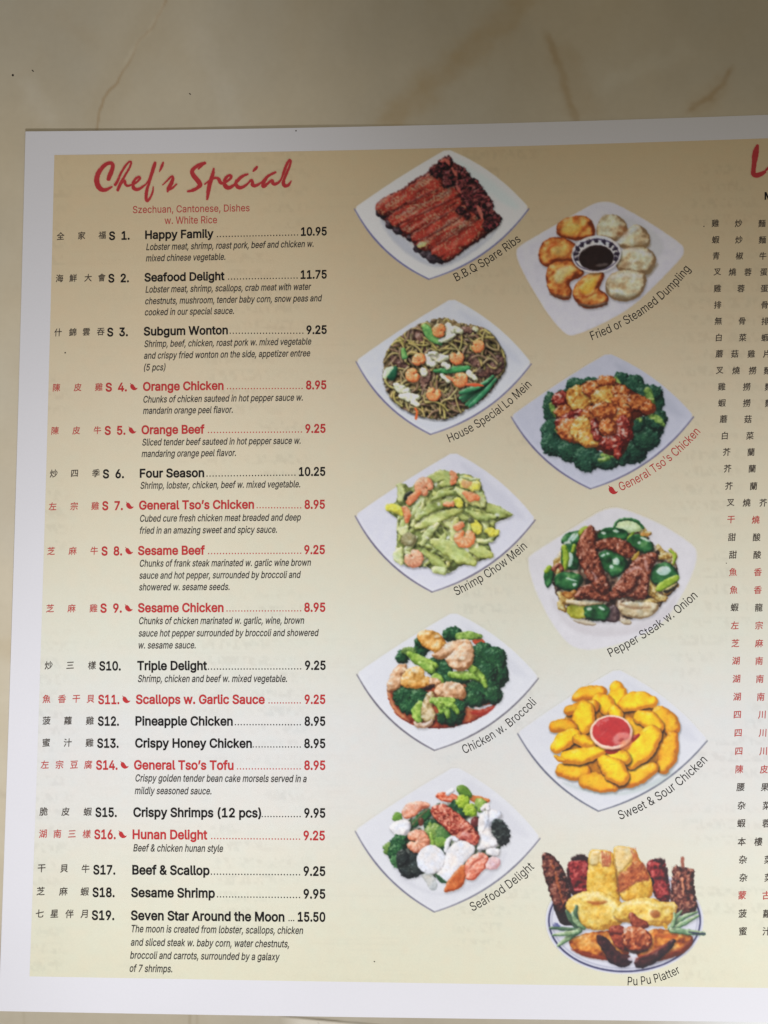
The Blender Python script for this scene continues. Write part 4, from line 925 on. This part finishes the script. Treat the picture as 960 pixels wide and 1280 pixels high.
floret(cv, 640, 240, 56, 60, BR2); floret(cv, 690, 260, 58, 62, BR2); floret(cv, 705, 330, 54, 58, BR2); floret(cv, 655, 320, 50, 52, BR2); floret(cv, 640, 400, 80, 62, BR2); floret(cv, 600, 440, 50, 34, BR2); floret(cv, 690, 420, 40, 40, BR2)
floret(cv, 290, 430, 60, 52, BR2); floret(cv, 345, 430, 42, 44, BR2); floret(cv, 300, 475, 40, 34, BR2)
floret(cv, 270, 245, 28, 30, BR2); floret(cv, 300, 218, 28, 18, [(40,70,30),(90,120,60),(130,160,80)])
floret(cv, 430, 290, 50, 44, BR2); floret(cv, 470, 315, 34, 52, BR2); floret(cv, 520, 345, 60, 26, BR2)
STEM = [(70,96,28),(112,148,54),(152,184,82),(196,214,128)]
for P, w_ in (([(300,230),(350,262),(420,285)],[18,44,40,24]),([(355,275),(400,300)],[20,40]),([(490,325),(560,330),(620,330)],[20,36,30]),([(600,300),(640,350),(655,380)],[20,34,14]),([(570,285),(600,305)],[24,28]),([(350,460),(335,500),(345,530)],[24,50,34]),([(425,340),(440,360)],[40,40]),([(620,350),(590,330)],[12,22])):
    cv.paint(P, STEM, 'broccoli_stem', w=w_, rnd=5, n=.6, ns=2, wob=1.0, k=1.4, shadow=.25, spec=.15)
CHK = [(140,92,56),(196,150,112),(222,184,150),(238,212,186)]; CHO = [(156,96,30),(206,150,72),(228,184,116),(240,214,168)]
def meat(P, c_=CHK, nm='chicken_piece', **kw): cv.paint(P, c_, nm, rnd=7, n=1.0, ns=3, wob=1.4, ws=3, k=1.4, shadow=.35, spec=.3, edge=.1, **kw)
meat([(200,385),(208,340),(240,290),(280,275),(295,295),(270,330),(262,380),(230,400),(205,400)])
meat([(335,135),(380,120),(420,130),(455,150),(472,185),(440,215),(455,225),(425,225),(390,205),(350,180)], CHO)
meat([(400,235),(440,222),(470,185),(530,165),(575,165),(590,185),(560,200),(520,205),(480,240),(440,255)])
meat([(510,210),(560,175),(595,190),(600,260),(560,305),(520,308),(480,280),(470,250),(500,235)])
meat([(262,360),(280,310),(330,288),(365,300),(365,335),(400,340),(430,360),(400,375),(360,385),(310,388),(270,380)], CHO)
meat([(395,345),(430,340),(450,362),(430,378),(395,372)], CHK)
meat([(415,395),(450,368),(500,358),(545,372),(566,405),(555,440),(500,432),(440,440)], CHK)
meat([(385,410),(412,400),(420,440),(400,470),(422,510),(410,545),(370,545),(355,510),(365,460)], [(120,92,50),(170,144,96),(206,184,144),(228,212,180)])
meat([(318,540),(345,555),(385,548),(412,530),(405,560),(360,572),(330,565)], [(150,110,84),(206,176,152),(230,208,190)])
cv.paint([(370,390),(400,385),(415,375)], [(30,16,16),(50,30,26)], None, w=[10,24,10], soft=1.6)
floret(cv, 500, 500, 56, 62, BR2); floret(cv, 535, 475, 24, 30, BR2); floret(cv, 450, 520, 20, 30, BR2)
for P, w_ in (([(405,445),(450,450),(500,445)],[20,34,24]),([(430,455),(470,480),(480,520)],[24,34,14]),([(460,450),(510,475),(525,500)],[20,26,10]),([(440,470),(450,500)],[20,12])):
    cv.paint(P, STEM, 'broccoli_stem', w=w_, rnd=5, n=.8, ns=2, wob=1.2, k=1.4, shadow=.2)
for (x_, y_, r_) in ((330,310,8),(290,340,6),(545,250,8),(430,150,7),(500,385,8),(365,520,6),(280,300,6)): cv.blob(x_, y_, r_*1.6, r_, [(246,226,200),(250,238,220)], None, alpha=.6, soft=2)
cv.build('dish_picture', 'square plate of chicken slices with dark green broccoli in brown sauce', menu, warp=.6, mott=.08)
caption('Chicken w. Broccoli', [(430+.2708*556, 755+.2708*692), (430+.2708*730, 755+.2708*596), (430+.2708*890, 755+.2708*458)], 11, M_black, menu)

# ------------------------------------------------------------------ 8: sweet and sour chicken
cv = Canvas(635, 830, .2708, (639, 834, 892, 1022))
square_plate(cv, (647, 917), (771, 837), (884, 926), (748, 1014), ((212,213,223), (224,224,229)), (96,98,116))
cv.paint([(230,540),(330,560),(450,600),(560,580),(700,510),(780,480),(700,560),(520,610),(350,590)], [(160,180,170),(190,200,205)], None, soft=7, alpha=.5, n=0)
NUG = [(196,120,10),(234,178,14),(248,212,30),(252,224,64)]; NUO = [(180,100,10),(222,152,16),(242,186,30),(250,206,56)]
cv.paint([(230,300),(300,200),(400,150),(600,160),(740,250),(740,420),(600,520),(400,530),(260,450)], [(120,70,10),(170,104,14),(196,124,20)], 'nugget_pile', rnd=6, n=.8)
def nug(P, w_, c_=NUG): cv.paint(P, c_, 'chicken_nugget', w=w_, rnd=9, n=.3, ns=5, wob=1.2, ws=5, k=1.2, shadow=.75, edge=.55, relief=1.0, grow=.5, bl=.18)
nug([(315,155),(350,135),(430,128)], [40,60,64,50], NUO)
nug([(500,110),(510,140),(490,175)], [60,84,90,60])
nug([(420,165),(450,180),(460,200)], [60,80,70])
nug([(280,215),(340,200),(390,195)], [40,60,60], NUO)
nug([(545,185),(600,165),(665,175)], [70,88,80,50])
nug([(355,215),(350,250),(345,290)], [84,104,100,70])
nug([(215,290),(250,285),(290,295)], [50,66,56], NUO)
nug([(490,215),(500,235)], [50,60])
nug([(560,270),(590,290),(600,320)], [50,70,60], NUO)
nug([(700,235),(745,270),(755,290)], [80,92,76], NUO)
nug([(610,245),(660,260),(690,290)], [60,80,60])
nug([(225,385),(260,350),(300,330)], [54,80,66])
nug([(320,345),(350,355),(385,370)], [40,60,40])
nug([(760,335),(740,420),(715,480)], [50,80,88,56], NUO)
nug([(250,490),(290,495),(345,500)], [60,84,72], NUO)
nug([(520,540),(590,520),(670,480)], [70,88,80,50], NUO)
nug([(660,330),(620,390),(570,450)], [96,116,104,70])
nug([(360,540),(420,545),(490,575)], [66,88,76,30], NUO)
nug([(480,430),(520,425),(545,440)], [60,70,50])
nug([(270,430),(350,425),(435,400)], [56,76,62,40])
nug([(445,450),(480,480),(520,520)], [60,96,110,80])
cv.paint([(215,425),(240,440),(260,445)], NUO, None, w=[10,26,14], rnd=5)
cv.paint([(440,395),(470,420),(520,395),(560,370),(600,340),(610,320),(560,340)], [(140,30,16),(186,52,34)], 'sauce_spill', rnd=5, n=.3)
cv.blob(477, 315, 95, 76, [(206,150,130),(230,196,176),(240,214,200)], 'sauce_cup', rnd=3, wob=.2, k=.8, shadow=.4)
cv.blob(477, 313, 83, 65, [(150,28,30),(184,42,44),(196,62,60)], 'red_sauce', rnd=8, wob=.3, n=.2, k=.7)
cv.blob(525, 345, 42, 28, [(216,130,120),(226,160,150)], None, rot=-15, soft=3, alpha=.7); cv.blob(522, 350, 12, 7, [(150,40,40),(150,40,40)], None, rot=-20, soft=2, alpha=.8)
cv.blob(545, 372, 30, 20, [(214,120,80),(226,160,110)], None, rot=-35, soft=3, alpha=.6)
cv.paint([(400,350),(430,375),(480,384),(530,372)], [(244,226,214),(244,226,214)], None, w=[3,7,3], soft=1.2, alpha=.7)
cv.paint([(420,340),(460,300)], [(196,80,76),(196,80,76)], None, w=3, soft=2, alpha=.5)
cv.build('dish_picture', 'square plate of yellow battered chicken nuggets round a cup of red sauce', menu, warp=.5, mott=.05, glint=0, tone=1.04)
caption('Sweet & Sour Chicken', [(635+.2708*518, 830+.2708*719), (635+.2708*728, 830+.2708*612), (635+.2708*922, 830+.2708*447)], 11.2, M_black, menu)

# ------------------------------------------------------------------ 9: seafood delight
cv = Canvas(430, 950, .2708, (436, 956, 684, 1148))
square_plate(cv, (444, 1039), (569, 959), (675, 1048), (543, 1140), ((212,212,220), (222,222,227)), (112,110,128))
cv.paint([(220,460),(300,560),(380,610),(470,615),(570,560),(700,500),(760,400),(700,540),(540,620),(400,620),(260,560)], [(190,190,200),(200,200,210)], None, soft=7, alpha=.5, n=0)
cv.paint([(230,400),(250,330),(300,270),(400,210),(520,190),(600,240),(640,300),(700,300),(740,380),(690,440),(600,480),(500,560),(400,530),(300,520),(250,480)], [(30,40,28),(70,86,60),(140,146,130),(206,206,204)], 'seafood_pile', n=1.4, ns=4, rnd=6, wob=2.5, bl=.6, shadow=.2)
WHT = [(160,156,160),(216,213,217),(234,232,236),(242,240,245)]; DK = [(14,18,20),(28,34,34),(46,54,52),(80,92,88)]
cv.paint([(420,160),(460,150),(520,160),(530,190),(480,195),(440,180)], [(150,50,26),(206,90,56),(232,150,120),(240,200,180)], 'lobster_meat', rnd=4, n=1, ns=2, shadow=.25)
cv.paint([(500,140),(480,155)], WHT, None, w=22, rnd=4)
cv.paint([(590,175),(620,185),(665,187)], [(170,80,30),(214,120,60),(226,150,90)], 'carrot_slice', w=[20,28,10], rnd=4, n=.5, shadow=.2)
cv.paint([(520,120),(560,118),(592,160),(580,175),(545,165),(525,145)], [(50,84,26),(88,128,42),(122,158,62)], 'broccoli_floret', rnd=5, n=.5, shadow=.2)
floret(cv, 520, 222, 30, 34, BR2); floret(cv, 550, 240, 26, 24, BR2)
floret(cv, 550, 190, 28, 30, [(90,120,20),(140,170,40),(180,204,70),(206,220,120)]); floret(cv, 585, 232, 30, 26, [(90,120,20),(140,170,40),(180,204,70),(206,220,120)]); floret(cv, 630, 208, 28, 28, BROCL)
cv.paint([(270,235),(285,205),(330,192),(390,198),(395,215),(345,230),(330,255),(290,272),(272,262)], [(160,84,60),(212,134,104),(234,180,156),(244,214,196)], 'shrimp', rnd=6, n=.8, ns=2.5, shadow=.3, k=1.4)
floret(cv, 245, 262, 18, 18, [(60,96,30),(96,140,56),(140,180,90)])
cv.paint([(210,320),(215,300),(260,278),(300,280),(308,300),(300,335),(270,355),(235,345)], WHT, 'scallop', rnd=8, n=.3, shadow=.2)
cv.paint([(310,300),(330,265),(370,235),(405,225),(400,260),(350,295),(330,310)], [(14,46,24),(36,86,44),(70,120,64)], 'pea_pod', rnd=4, n=.5, shadow=.3)
cv.paint([(315,300),(345,265),(390,225)], [(120,70,50),(150,110,80)], None, w=6, soft=1.2, alpha=.6); cv.blob(355, 285, 12, 18, [(90,40,30),(120,70,50)], None)
cv.paint([(600,270),(625,255),(625,330),(600,330)], DK, None, rnd=4, n=.8); cv.blob(605, 285, 18, 24, [(80,30,30),(120,50,50)], None, n=.8)
cv.paint([(625,255),(660,230),(720,235),(732,260),(700,275),(675,300),(680,340),(715,380),(700,405),(650,412),(612,418),(625,370),(620,310)], WHT, 'squid_piece', rnd=6, n=.5, ns=3, shadow=.3)
cv.paint([(640,225),(660,205),(665,225)], WHT, None, w=22, rnd=4); cv.paint([(665,235),(668,290),(640,330)], [(150,148,156),(170,168,176)], None, w=[4,8,4], soft=2, alpha=.7)
cv.paint([(683,295),(705,270),(735,285),(760,320),(767,360),(745,392),(715,390),(700,350),(685,340)], DK, 'black_mushroom', rnd=5, n=1.2, ns=1.8, wob=2.4, ws=2, shadow=.3)
cv.paint([(650,415),(720,405),(715,445),(670,440)], WHT, 'squid_piece', rnd=5, n=.5, shadow=.25)
floret(cv, 205, 410, 22, 26, [(60,90,36),(100,134,60),(150,180,100)]); floret(cv, 255, 385, 40, 36, BR2); floret(cv, 245, 430, 40, 44, BR2); floret(cv, 240, 465, 24, 26, [(30,70,40),(60,110,64),(100,150,100)])
floret(cv, 300, 480, 50, 64, DK, 'black_mushroom'); floret(cv, 270, 450, 28, 34, DK, 'black_mushroom'); floret(cv, 335, 500, 26, 34, DK, 'black_mushroom')
floret(cv, 400, 300, 30, 26, BR2); floret(cv, 460, 395, 28, 34, BR2); floret(cv, 415, 335, 42, 44, [(40,70,30),(84,120,50),(130,160,80),(170,190,120)]); floret(cv, 460, 340, 34, 36, [(40,80,36),(74,120,60),(120,156,84)]); floret(cv, 445, 378, 30, 22, [(60,100,30),(110,150,60),(150,180,90)])
cv.paint([(400,340),(410,390)], STEM, None, w=[14,22], rnd=4)
shrimp(cv, 330, 375, 62, 10, [(160,88,62),(216,140,110),(236,182,156),(246,214,196)])
LOB = [(110,30,22),(164,64,48),(204,112,90),(232,170,150)]
cv.paint([(398,235),(420,210),(460,204),(490,222),(525,250),(560,278),(600,315),(625,355),(615,392),(580,385),(545,370),(500,350),(460,305),(415,265)], LOB, 'lobster_meat', rnd=8, n=1.5, ns=2.4, wob=1.4, k=1.6, shadow=.4, speck=((226,160,130), .66, 1.8, .7), spec=.3)
cv.paint([(535,360),(560,340),(600,390)], [(200,100,90),(230,160,150)], None, w=[20,36,10], n=1, soft=2, alpha=.6)
cv.paint([(470,420),(480,370),(500,355),(520,370)], WHT, None, w=20, rnd=4)
cv.blob(402, 460, 64, 64, WHT, 'scallop', rnd=10, n=.2, wob=.6, shadow=.3, k=.8, relief=.7, bl=.12)
cv.paint([(470,430),(500,390),(545,370),(595,395),(607,420),(570,455),(540,490),(500,550),(465,570),(430,545),(425,530),(465,500)], WHT, 'scallop', rnd=9, n=.2, shadow=.3, k=.8, relief=.7, bl=.12)
cv.paint([(425,530),(450,560),(475,565)], [(24,60,34),(50,90,54)], None, w=[6,18,6], soft=1.2)
cv.paint([(355,530),(400,520),(430,570),(425,600),(400,600),(380,560)], [(160,162,160),(196,198,196),(214,214,214)], 'scallop', rnd=5, n=.6, alpha=.85)
cv.paint([(465,600),(480,560),(520,510),(560,475),(562,530),(545,585),(500,602),(468,608)], [(150,60,20),(196,96,46),(218,124,66)], 'carrot_slice', rnd=4, n=.7, ns=3, shadow=.3)
cv.paint([(562,475),(600,435),(640,428),(668,450),(660,490),(625,520),(600,555),(565,550),(560,510)], [(170,70,50),(214,120,96),(236,170,150),(246,214,204)], 'shrimp', rnd=8, n=.9, ns=2.4, shadow=.3, spec=.3)
cv.paint([(580,500),(600,470),(640,450)], [(150,50,36),(180,80,60)], None, w=[4,9,4], soft=1.6, alpha=.7)
cv.paint([(650,500),(668,460),(690,445),(720,460),(718,490),(690,505)], [(190,140,144),(222,186,190),(236,214,218)], 'shrimp', rnd=6, n=.7, shadow=.25)
cv.build('dish_picture', 'square plate of mixed seafood with white scallops, lobster meat and broccoli', menu, warp=.6, mott=.07, glint=0)
caption('Seafood Delight', [(430+.2708*594, 950+.2708*699), (430+.2708*741, 950+.2708*612), (430+.2708*880, 950+.2708*498)], 11.2, M_black, menu)

# ------------------------------------------------------------------ 10: pu pu platter
cv = Canvas(665, 1050, .2396, (672, 1054, 886, 1220)); rs = np.random.RandomState(3)
cv.blob(483, 420, 397, 268, [(196,198,214),(214,214,226),(222,222,232)], 'plate', n_=40, spec=0, rnd=8, n=.1, wob=.2, k=.4, relief=.4, soft=1.3)
a = np.linspace(-.35, math.pi+.35, 44)
cv.paint(np.c_[483+395*np.cos(a), 420+266*np.sin(a)], [(52,52,92),(58,58,96)], None, w=7, n=0, wob=.15, rnd=2, soft=1)
cv.paint(np.c_[483+380*np.cos(a), 416+254*np.sin(a)], [(150,152,176),(160,162,184)], None, w=5, n=0, wob=.2, rnd=2, soft=1.4, alpha=.6)
a = np.linspace(-1.1, -.35, 12); cv.paint(np.c_[483+392*np.cos(a), 420+264*np.sin(a)], [(120,130,150),(120,130,150)], None, w=6, n=0, wob=.2, rnd=2, soft=1.2, alpha=.7)
cv.paint([(105,440),(130,430),(160,460),(120,470)], [(50,56,120),(80,84,140)], None, n=1, wob=2, soft=1.5, alpha=.8)
SK = [(36,14,14),(78,32,28),(120,60,48),(176,116,92)]
def kebab(P, w_, nm='beef_skewer', c_=SK, **kw): cv.paint(P, c_, nm, w=w_, rnd=7, n=1.5, ns=2.2, wob=1.8, ws=2.4, k=1.6, shadow=.35, edge=.25, speck=((206,150,130), .82, 2.0, .6), **kw)
cv.paint([(100,320),(170,300),(200,400),(240,440),(160,450),(130,400)], [(24,16,20),(44,34,34)], None, n=1, rnd=4)
RED = [(56,10,14),(112,20,26),(156,40,42),(196,86,80)]
cv.paint([(185,130),(215,98),(270,82),(300,110),(300,200),(290,270),(240,290),(210,280),(190,220)], RED, 'roast_pork', rnd=7, n=1.4, ns=2.4, wob=1.6, k=1.5, shadow=.3, edge=.25)
cv.paint([(215,100),(260,88),(290,95)], [(30,16,20),(50,24,26)], None, w=[16,30,14], n=1, wob=2, soft=1.5)
cv.paint([(185,150),(195,220),(215,280)], [(40,14,18),(60,22,24)], None, w=[8,18,10], n=1, wob=1.5, soft=1.5)
cv.paint([(590,125),(640,100),(695,110),(700,180),(715,240),(722,320),(680,322),(640,300),(620,220)], RED, 'roast_pork', rnd=7, n=1.4, ns=2.4, wob=1.8, k=1.5, shadow=.3, edge=.25)
cv.paint([(640,105),(690,110),(665,135)], [(34,16,20),(60,24,28)], None, w=[10,24,10], n=1, wob=2, soft=1.5); cv.paint([(700,150),(705,220)], [(40,14,18),(50,18,22)], None, w=10, wob=1.5, soft=1.5); cv.blob(622, 220, 14, 24, [(20,12,26),(34,18,30)], None)
cv.paint([(785,95),(786,150)], [(150,84,66),(170,100,80)], 'skewer_stick', w=9, rnd=2, n=0)
cv.paint([(735,145),(755,128),(765,145),(840,150),(848,180),(838,230),(860,330),(850,380),(800,395),(735,380),(722,320),(732,220)], SK, 'beef_skewer', rnd=8, n=1.5, ns=2.2, wob=2, ws=2.4, k=1.6, shadow=.35, edge=.3, speck=((206,150,130), .82, 2.0, .6))
cv.paint([(785,200),(790,290)], [(196,120,90),(216,150,110)], None, w=[8,10,6], n=.3, soft=1.2)
cv.paint([(60,62),(95,75),(130,110),(170,160),(200,290),(195,330),(160,380),(130,370),(100,290),(65,180),(52,120)], SK, 'beef_skewer', rnd=9, n=1.4, ns=2.4, wob=1.6, k=1.6, shadow=.3, edge=.3, speck=((206,150,130), .82, 2.0, .6))
cv.paint([(100,110),(130,200),(160,330)], [(170,84,40),(206,120,64)], None, w=[4,12,10], n=1, wob=2.4, soft=1.5, alpha=.7)
EG = [(170,130,60),(222,190,120),(236,212,156),(240,226,190)]; EGY = [(176,116,20),(214,162,44),(232,190,80),(240,208,120)]
cv.paint([(300,60),(320,52),(400,58),(425,75),(432,160),(447,230),(460,300),(440,330),(300,300),(286,250),(295,150)], EGY, 'egg_roll', rnd=10, n=.8, ns=3, wob=.8, k=1.2, shadow=.3)
cv.paint([(302,62),(340,54),(360,60),(350,130),(300,140)], EG, None, rnd=5, n=.4, soft=3)
cv.paint([(352,60),(400,60),(420,110),(405,145),(350,130)], EG, None, rnd=5, n=.4, soft=2)
for q in range(5): cv.paint([(365+q*11,62),(368+q*10,100),(372+q*9,135)], [(170,60,36),(206,104,70)], None, w=[3,8,4], n=.8, wob=1.4, soft=1.3, alpha=.8)
cv.paint([(428,40),(450,32),(540,45),(555,100),(580,130),(620,200),(630,280),(600,310),(480,320),(460,290),(445,200),(430,110)], EGY, 'egg_roll', rnd=10, n=.8, ns=3, wob=.8, k=1.2, shadow=.3)
cv.paint([(430,42),(455,34),(530,44),(540,100),(500,130),(450,190),(435,130)], EG, None, rnd=6, n=.4, soft=2.5)
cv.paint([(450,180),(500,150),(530,105),(580,115),(600,160),(620,210),(560,215),(500,250),(450,290),(445,230)], [(120,36,20),(170,72,40),(206,120,70)], None, n=1.4, ns=2, wob=2.5, soft=3, alpha=.85)
for q in range(3): cv.paint([(515+q*12,45),(525+q*10,75),(530+q*10,105)], [(180,80,50),(210,110,80)], None, w=[3,7,3], wob=1.2, soft=1.2, alpha=.7)
cv.paint([(432,100),(440,160),(455,280)], [(90,50,20),(110,70,30)], None, w=[3,8,5], soft=1.8, alpha=.6, n=0)
WON = [(176,120,30),(220,178,70),(236,206,112),(242,222,156)]
cv.paint([(175,345),(200,300),(270,268),(350,270),(420,295),(470,330),(500,380),(470,430),(420,460),(340,470),(270,455),(235,400),(190,370)], WON, 'fried_wonton', rnd=11, n=.9, ns=4, wob=1.2, k=1.3, shadow=.35, spec=.2)
cv.paint([(275,315),(330,322),(400,312),(385,332),(320,342)], [(160,76,20),(196,112,40)], None, n=.5, soft=2.5, alpha=.85)
cv.paint([(200,310),(270,285),(350,290),(430,330)], [(240,222,160),(246,232,184)], None, w=[8,20,10], soft=3, alpha=.6)
cv.paint([(420,380),(470,330),(540,308),(620,300),(680,330),(740,325),(765,350),(735,400),(720,440),(680,450),(600,440),(520,430),(450,420)], WON, 'fried_wonton', rnd=11, n=.9, ns=4, wob=1.2, k=1.3, shadow=.35, spec=.2)
cv.paint([(610,375),(660,362),(672,400),(630,408)], [(140,64,20),(176,96,40)], None, n=.5, soft=2.5, alpha=.85); cv.paint([(500,340),(580,320),(650,345)], [(240,224,164),(246,232,184)], None, w=[8,20,10], soft=3, alpha=.6)
cv.paint([(690,340),(750,335),(740,390)], [(236,220,160),(244,230,180)], None, w=[6,16,6], soft=2.5, alpha=.6); cv.paint([(430,410),(480,425),(560,435),(640,420),(700,430)], [(150,90,24),(176,110,40)], None, w=[6,12,6], soft=2.5, alpha=.6)
WNG = [(96,34,14),(170,84,24),(216,136,50),(236,178,96)]
cv.paint([(195,540),(200,520),(260,495),(340,480),(420,475),(470,520),(510,590),(480,630),(400,625),(300,610),(230,585)], WNG, 'chicken_wing', rnd=10, n=1, ns=4, wob=1, k=1.3, shadow=.35, edge=.3)
cv.paint([(210,570),(280,600),(400,620)], [(130,40,16),(160,60,24)], None, w=[8,22,12], soft=3, alpha=.7); cv.paint([(250,540),(320,540),(380,570)], [(230,166,80),(240,186,104)], None, w=[8,26,10], soft=4, alpha=.6)
cv.paint([(540,600),(560,520),(620,465),(700,470),(780,485),(838,505),(836,540),(790,590),(700,620),(600,640)], WNG, 'chicken_wing', rnd=10, n=1, ns=4, wob=1, k=1.3, shadow=.35, edge=.3)
cv.paint([(640,490),(700,500),(750,500)], [(206,96,30),(226,130,50)], None, w=[10,30,12], soft=4, alpha=.7); cv.paint([(690,600),(780,570),(830,530)], [(120,36,16),(150,54,24)], None, w=[10,20,10], soft=3, alpha=.7)
BLK = [(22,12,20),(52,24,28),(90,40,40)]
cv.paint([(335,500),(370,498),(410,540),(450,590),(520,610),(518,640),(480,665),(400,640),(390,600),(350,545)], BLK, 'chicken_wing_tip', rnd=6, n=.8, wob=1.2, shadow=.3)
cv.paint([(530,640),(560,610),(640,590),(700,540),(745,515),(750,530),(700,590),(640,640),(560,675)], BLK, 'chicken_wing_tip', rnd=6, n=.8, wob=1.2, shadow=.3)
cv.paint([(540,620),(620,590),(700,545)], [(130,44,34),(160,70,50)], None, w=[8,20,8], soft=2.5, alpha=.7)
cv.paint([(400,460),(440,440),(500,500),(500,580),(440,560),(410,500)], [(70,16,12),(130,40,26),(176,80,50)], 'chicken_wing', rnd=7, n=1, shadow=.3)
cv.paint([(505,390),(520,376),(550,410),(600,430),(610,455),(540,470),(520,440)], [(80,20,12),(140,54,30),(176,90,60)], 'glazed_chicken', rnd=6, n=1, shadow=.3)
cv.paint([(480,470),(520,450),(580,460),(620,500),(625,550),(580,585),(520,580),(480,550),(470,510)], [(90,24,12),(156,66,32),(196,106,60),(222,160,120)], 'glazed_chicken', rnd=9, n=1.4, ns=2.6, shadow=.35, spec=.4)
cv.paint([(485,570),(540,590),(600,572)], [(24,10,12),(40,16,16)], None, w=[6,16,6], soft=2, alpha=.85)
cv.blob(450, 470, 36, 24, [(80,20,14),(140,50,34),(180,90,64)], None, n=1, rnd=5); cv.blob(486, 470, 8, 16, [(214,180,160),(226,200,180)], None, alpha=.8)
GO = [(50,84,56),(96,132,92),(160,184,140),(208,220,186)]
for P, w_ in (([(232,345),(222,390),(240,450)],[8,22,18]),([(180,370),(200,410),(235,455)],[8,24,16]),([(95,458),(160,462),(240,470)],[6,12,12]),([(250,470),(190,510),(135,550)],[20,24,6]),([(240,480),(170,490),(110,495)],[16,18,4]),([(270,460),(230,430),(210,380)],[12,20,6])):
    cv.paint(P, GO if w_[0] > 10 else [(34,58,44),(66,98,72),(120,150,110)], 'green_onion_brush', w=w_, rnd=2.6, n=.4, wob=.6, k=1.5, shadow=.25)
for P, w_ in (([(720,460),(790,400),(860,375)],[16,20,5]),([(725,455),(750,400),(780,370)],[12,16,4]),([(730,465),(800,430),(865,395)],[12,20,5]),([(730,470),(800,478),(898,490)],[20,24,10]),([(735,450),(745,410),(740,380)],[10,12,4])):
    cv.paint(P, GO, 'green_onion_brush', w=w_, rnd=2.6, n=.4, wob=.6, k=1.5, shadow=.25)
cv.paint([(820,480),(860,488),(898,490)], [(40,50,70),(60,70,84)], None, w=[4,10,8], soft=1, n=0)
cv.paint([(690,440),(700,455)], [(206,150,40),(220,170,60)], None, w=14); cv.blob(520, 620, 20, 10, [(210,200,210),(220,212,220)], None, alpha=.8)
cv.build('dish_picture', 'round blue rimmed platter of egg rolls, wings, wontons and skewers', menu, warp=.6, mott=.12)
caption('Pu Pu Platter', [(665+.2396*499, 1050+.2396*758), (665+.2396*640, 1050+.2396*745), (665+.2396*776, 1050+.2396*692)], 10.6, M_black, menu)

# ------------------------------------------------------------------ brush-script headings (painted the same way, thin strokes of red ink)
def script_heading(k, x0, y0, box, strokes, label, name='heading'):
    cv = Canvas(x0, y0, k, box, .5); cv.E = np.array([.8, .8, .8])
    RC = [(184,54,58),(192,60,63),(200,72,73)]
    first = True
    for st in strokes:
        P = [(p[0], p[1]) for p in st]; w = [p[2]*1.05 for p in st]
        Q = chaikin(cv.tp(P), 2, False)
        P_ = cv.tp(P); seg = np.hypot(*(P_[1:]-P_[:-1]).T); s_ = np.r_[0, np.cumsum(seg)]/seg.sum()
        ws = np.interp(np.linspace(0, 1, 24), s_, w)
        o = cv.paint(P, RC, name if first else None, w=list(ws), rnd=2, n=.5, ns=3, wob=.35, ws=1.6, k=.4, soft=.8, owner=None if first else 0, relief=.2)
        first = False
    return cv, label
def finish(cv, label): cv.build('heading', label, menu, dz=.00008)
A = [[(190,248,24),(205,205,30),(225,160,26),(232,118,20),(212,98,20),(165,110,22),(110,165,28),(78,235,34),(84,300,36),(115,345,32),(160,355,20),(218,322,6)],
 [(252,302,24),(275,265,22),(300,200,18),(345,125,18),(385,85,14),(402,95,16),(385,145,16),(340,220,18),(300,290,26),(275,350,24)],
 [(285,325,12),(320,272,18),(342,262,20),(342,295,22),(360,315,22),(398,305,14),(440,288,16),(482,248,20),(475,226,16),(440,242,20),(412,290,28),(418,338,32),(462,350,24),(510,318,14),(550,285,12),(580,215,20),(605,130,22),(618,92,14),(626,112,14),(602,180,16),(568,270,22),(542,350,26),(534,430,28),(546,458,20),(578,420,18),(600,360,14),(602,322,6)],
 [(694,98,12),(684,125,24),(670,158,18),(660,182,6)],
 [(690,304,8),(738,258,14),(775,218,16),(786,240,26),(770,290,34),(742,335,32),(735,365,14)],
 [(738,358,10),(778,335,18),(816,298,12)]]
kk = .151/.1354; ox = (230-110)/.1354
B_ = [[(172,92,22),(132,102,24),(88,128,26),(62,160,30),(80,200,34),(118,240,36),(138,272,34),(112,298,24),(72,318,24),(32,326,14)],
 [(168,94,14),(140,118,16),(120,140,10)],
 [(246,140,14),(238,190,28),(212,262,32),(200,335,28),(192,390,14)],
 [(172,266,10),(215,232,14),(262,210,16),(288,222,24),(302,258,26),(330,258,18),(372,232,18),(398,202,20),(372,188,16),(340,222,28),(332,272,34),(365,302,30),(412,278,16),(440,240,24),(480,200,24),(526,184,14)],
 [(430,235,12),(428,272,28),(455,300,28),(500,285,20),(535,255,14),(560,225,16),(568,250,26),(566,276,26),(592,282,22),(640,255,12),(690,200,20),(755,168,16)],
 [(604,124,16),(590,140,22),(576,156,14)],
 [(690,205,16),(652,262,28),(656,292,26),(700,255,16),(732,228,24),(734,262,26),(760,268,20),(800,240,10),(822,180,20),(850,100,22),(876,60,16),(884,82,16),(866,140,18),(832,212,22),(818,255,28),(834,284,28),(866,276,20),(887,242,8)]]
B_ = [[(p[0]*kk+ox, p[1]*kk, p[2]*kk) for p in s_] for s_ in B_]
finish(*script_heading(.1354, 110, 190, (112, 192, 372, 256), A+B_, "red brush script heading Chef's Special"))
L_ = [[(310,175,30),(285,260,78),(268,360,84),(255,470,60),(240,600,52),(235,680,60),(290,705,60),(370,680,56),(440,640,30)],[(460,610,26),(500,575,40),(560,520,30),(640,600,40)]]
finish(*script_heading(35/498, 925, 170, (936, 178, 975, 228), L_, 'start of a second red brush script heading at the right edge'))
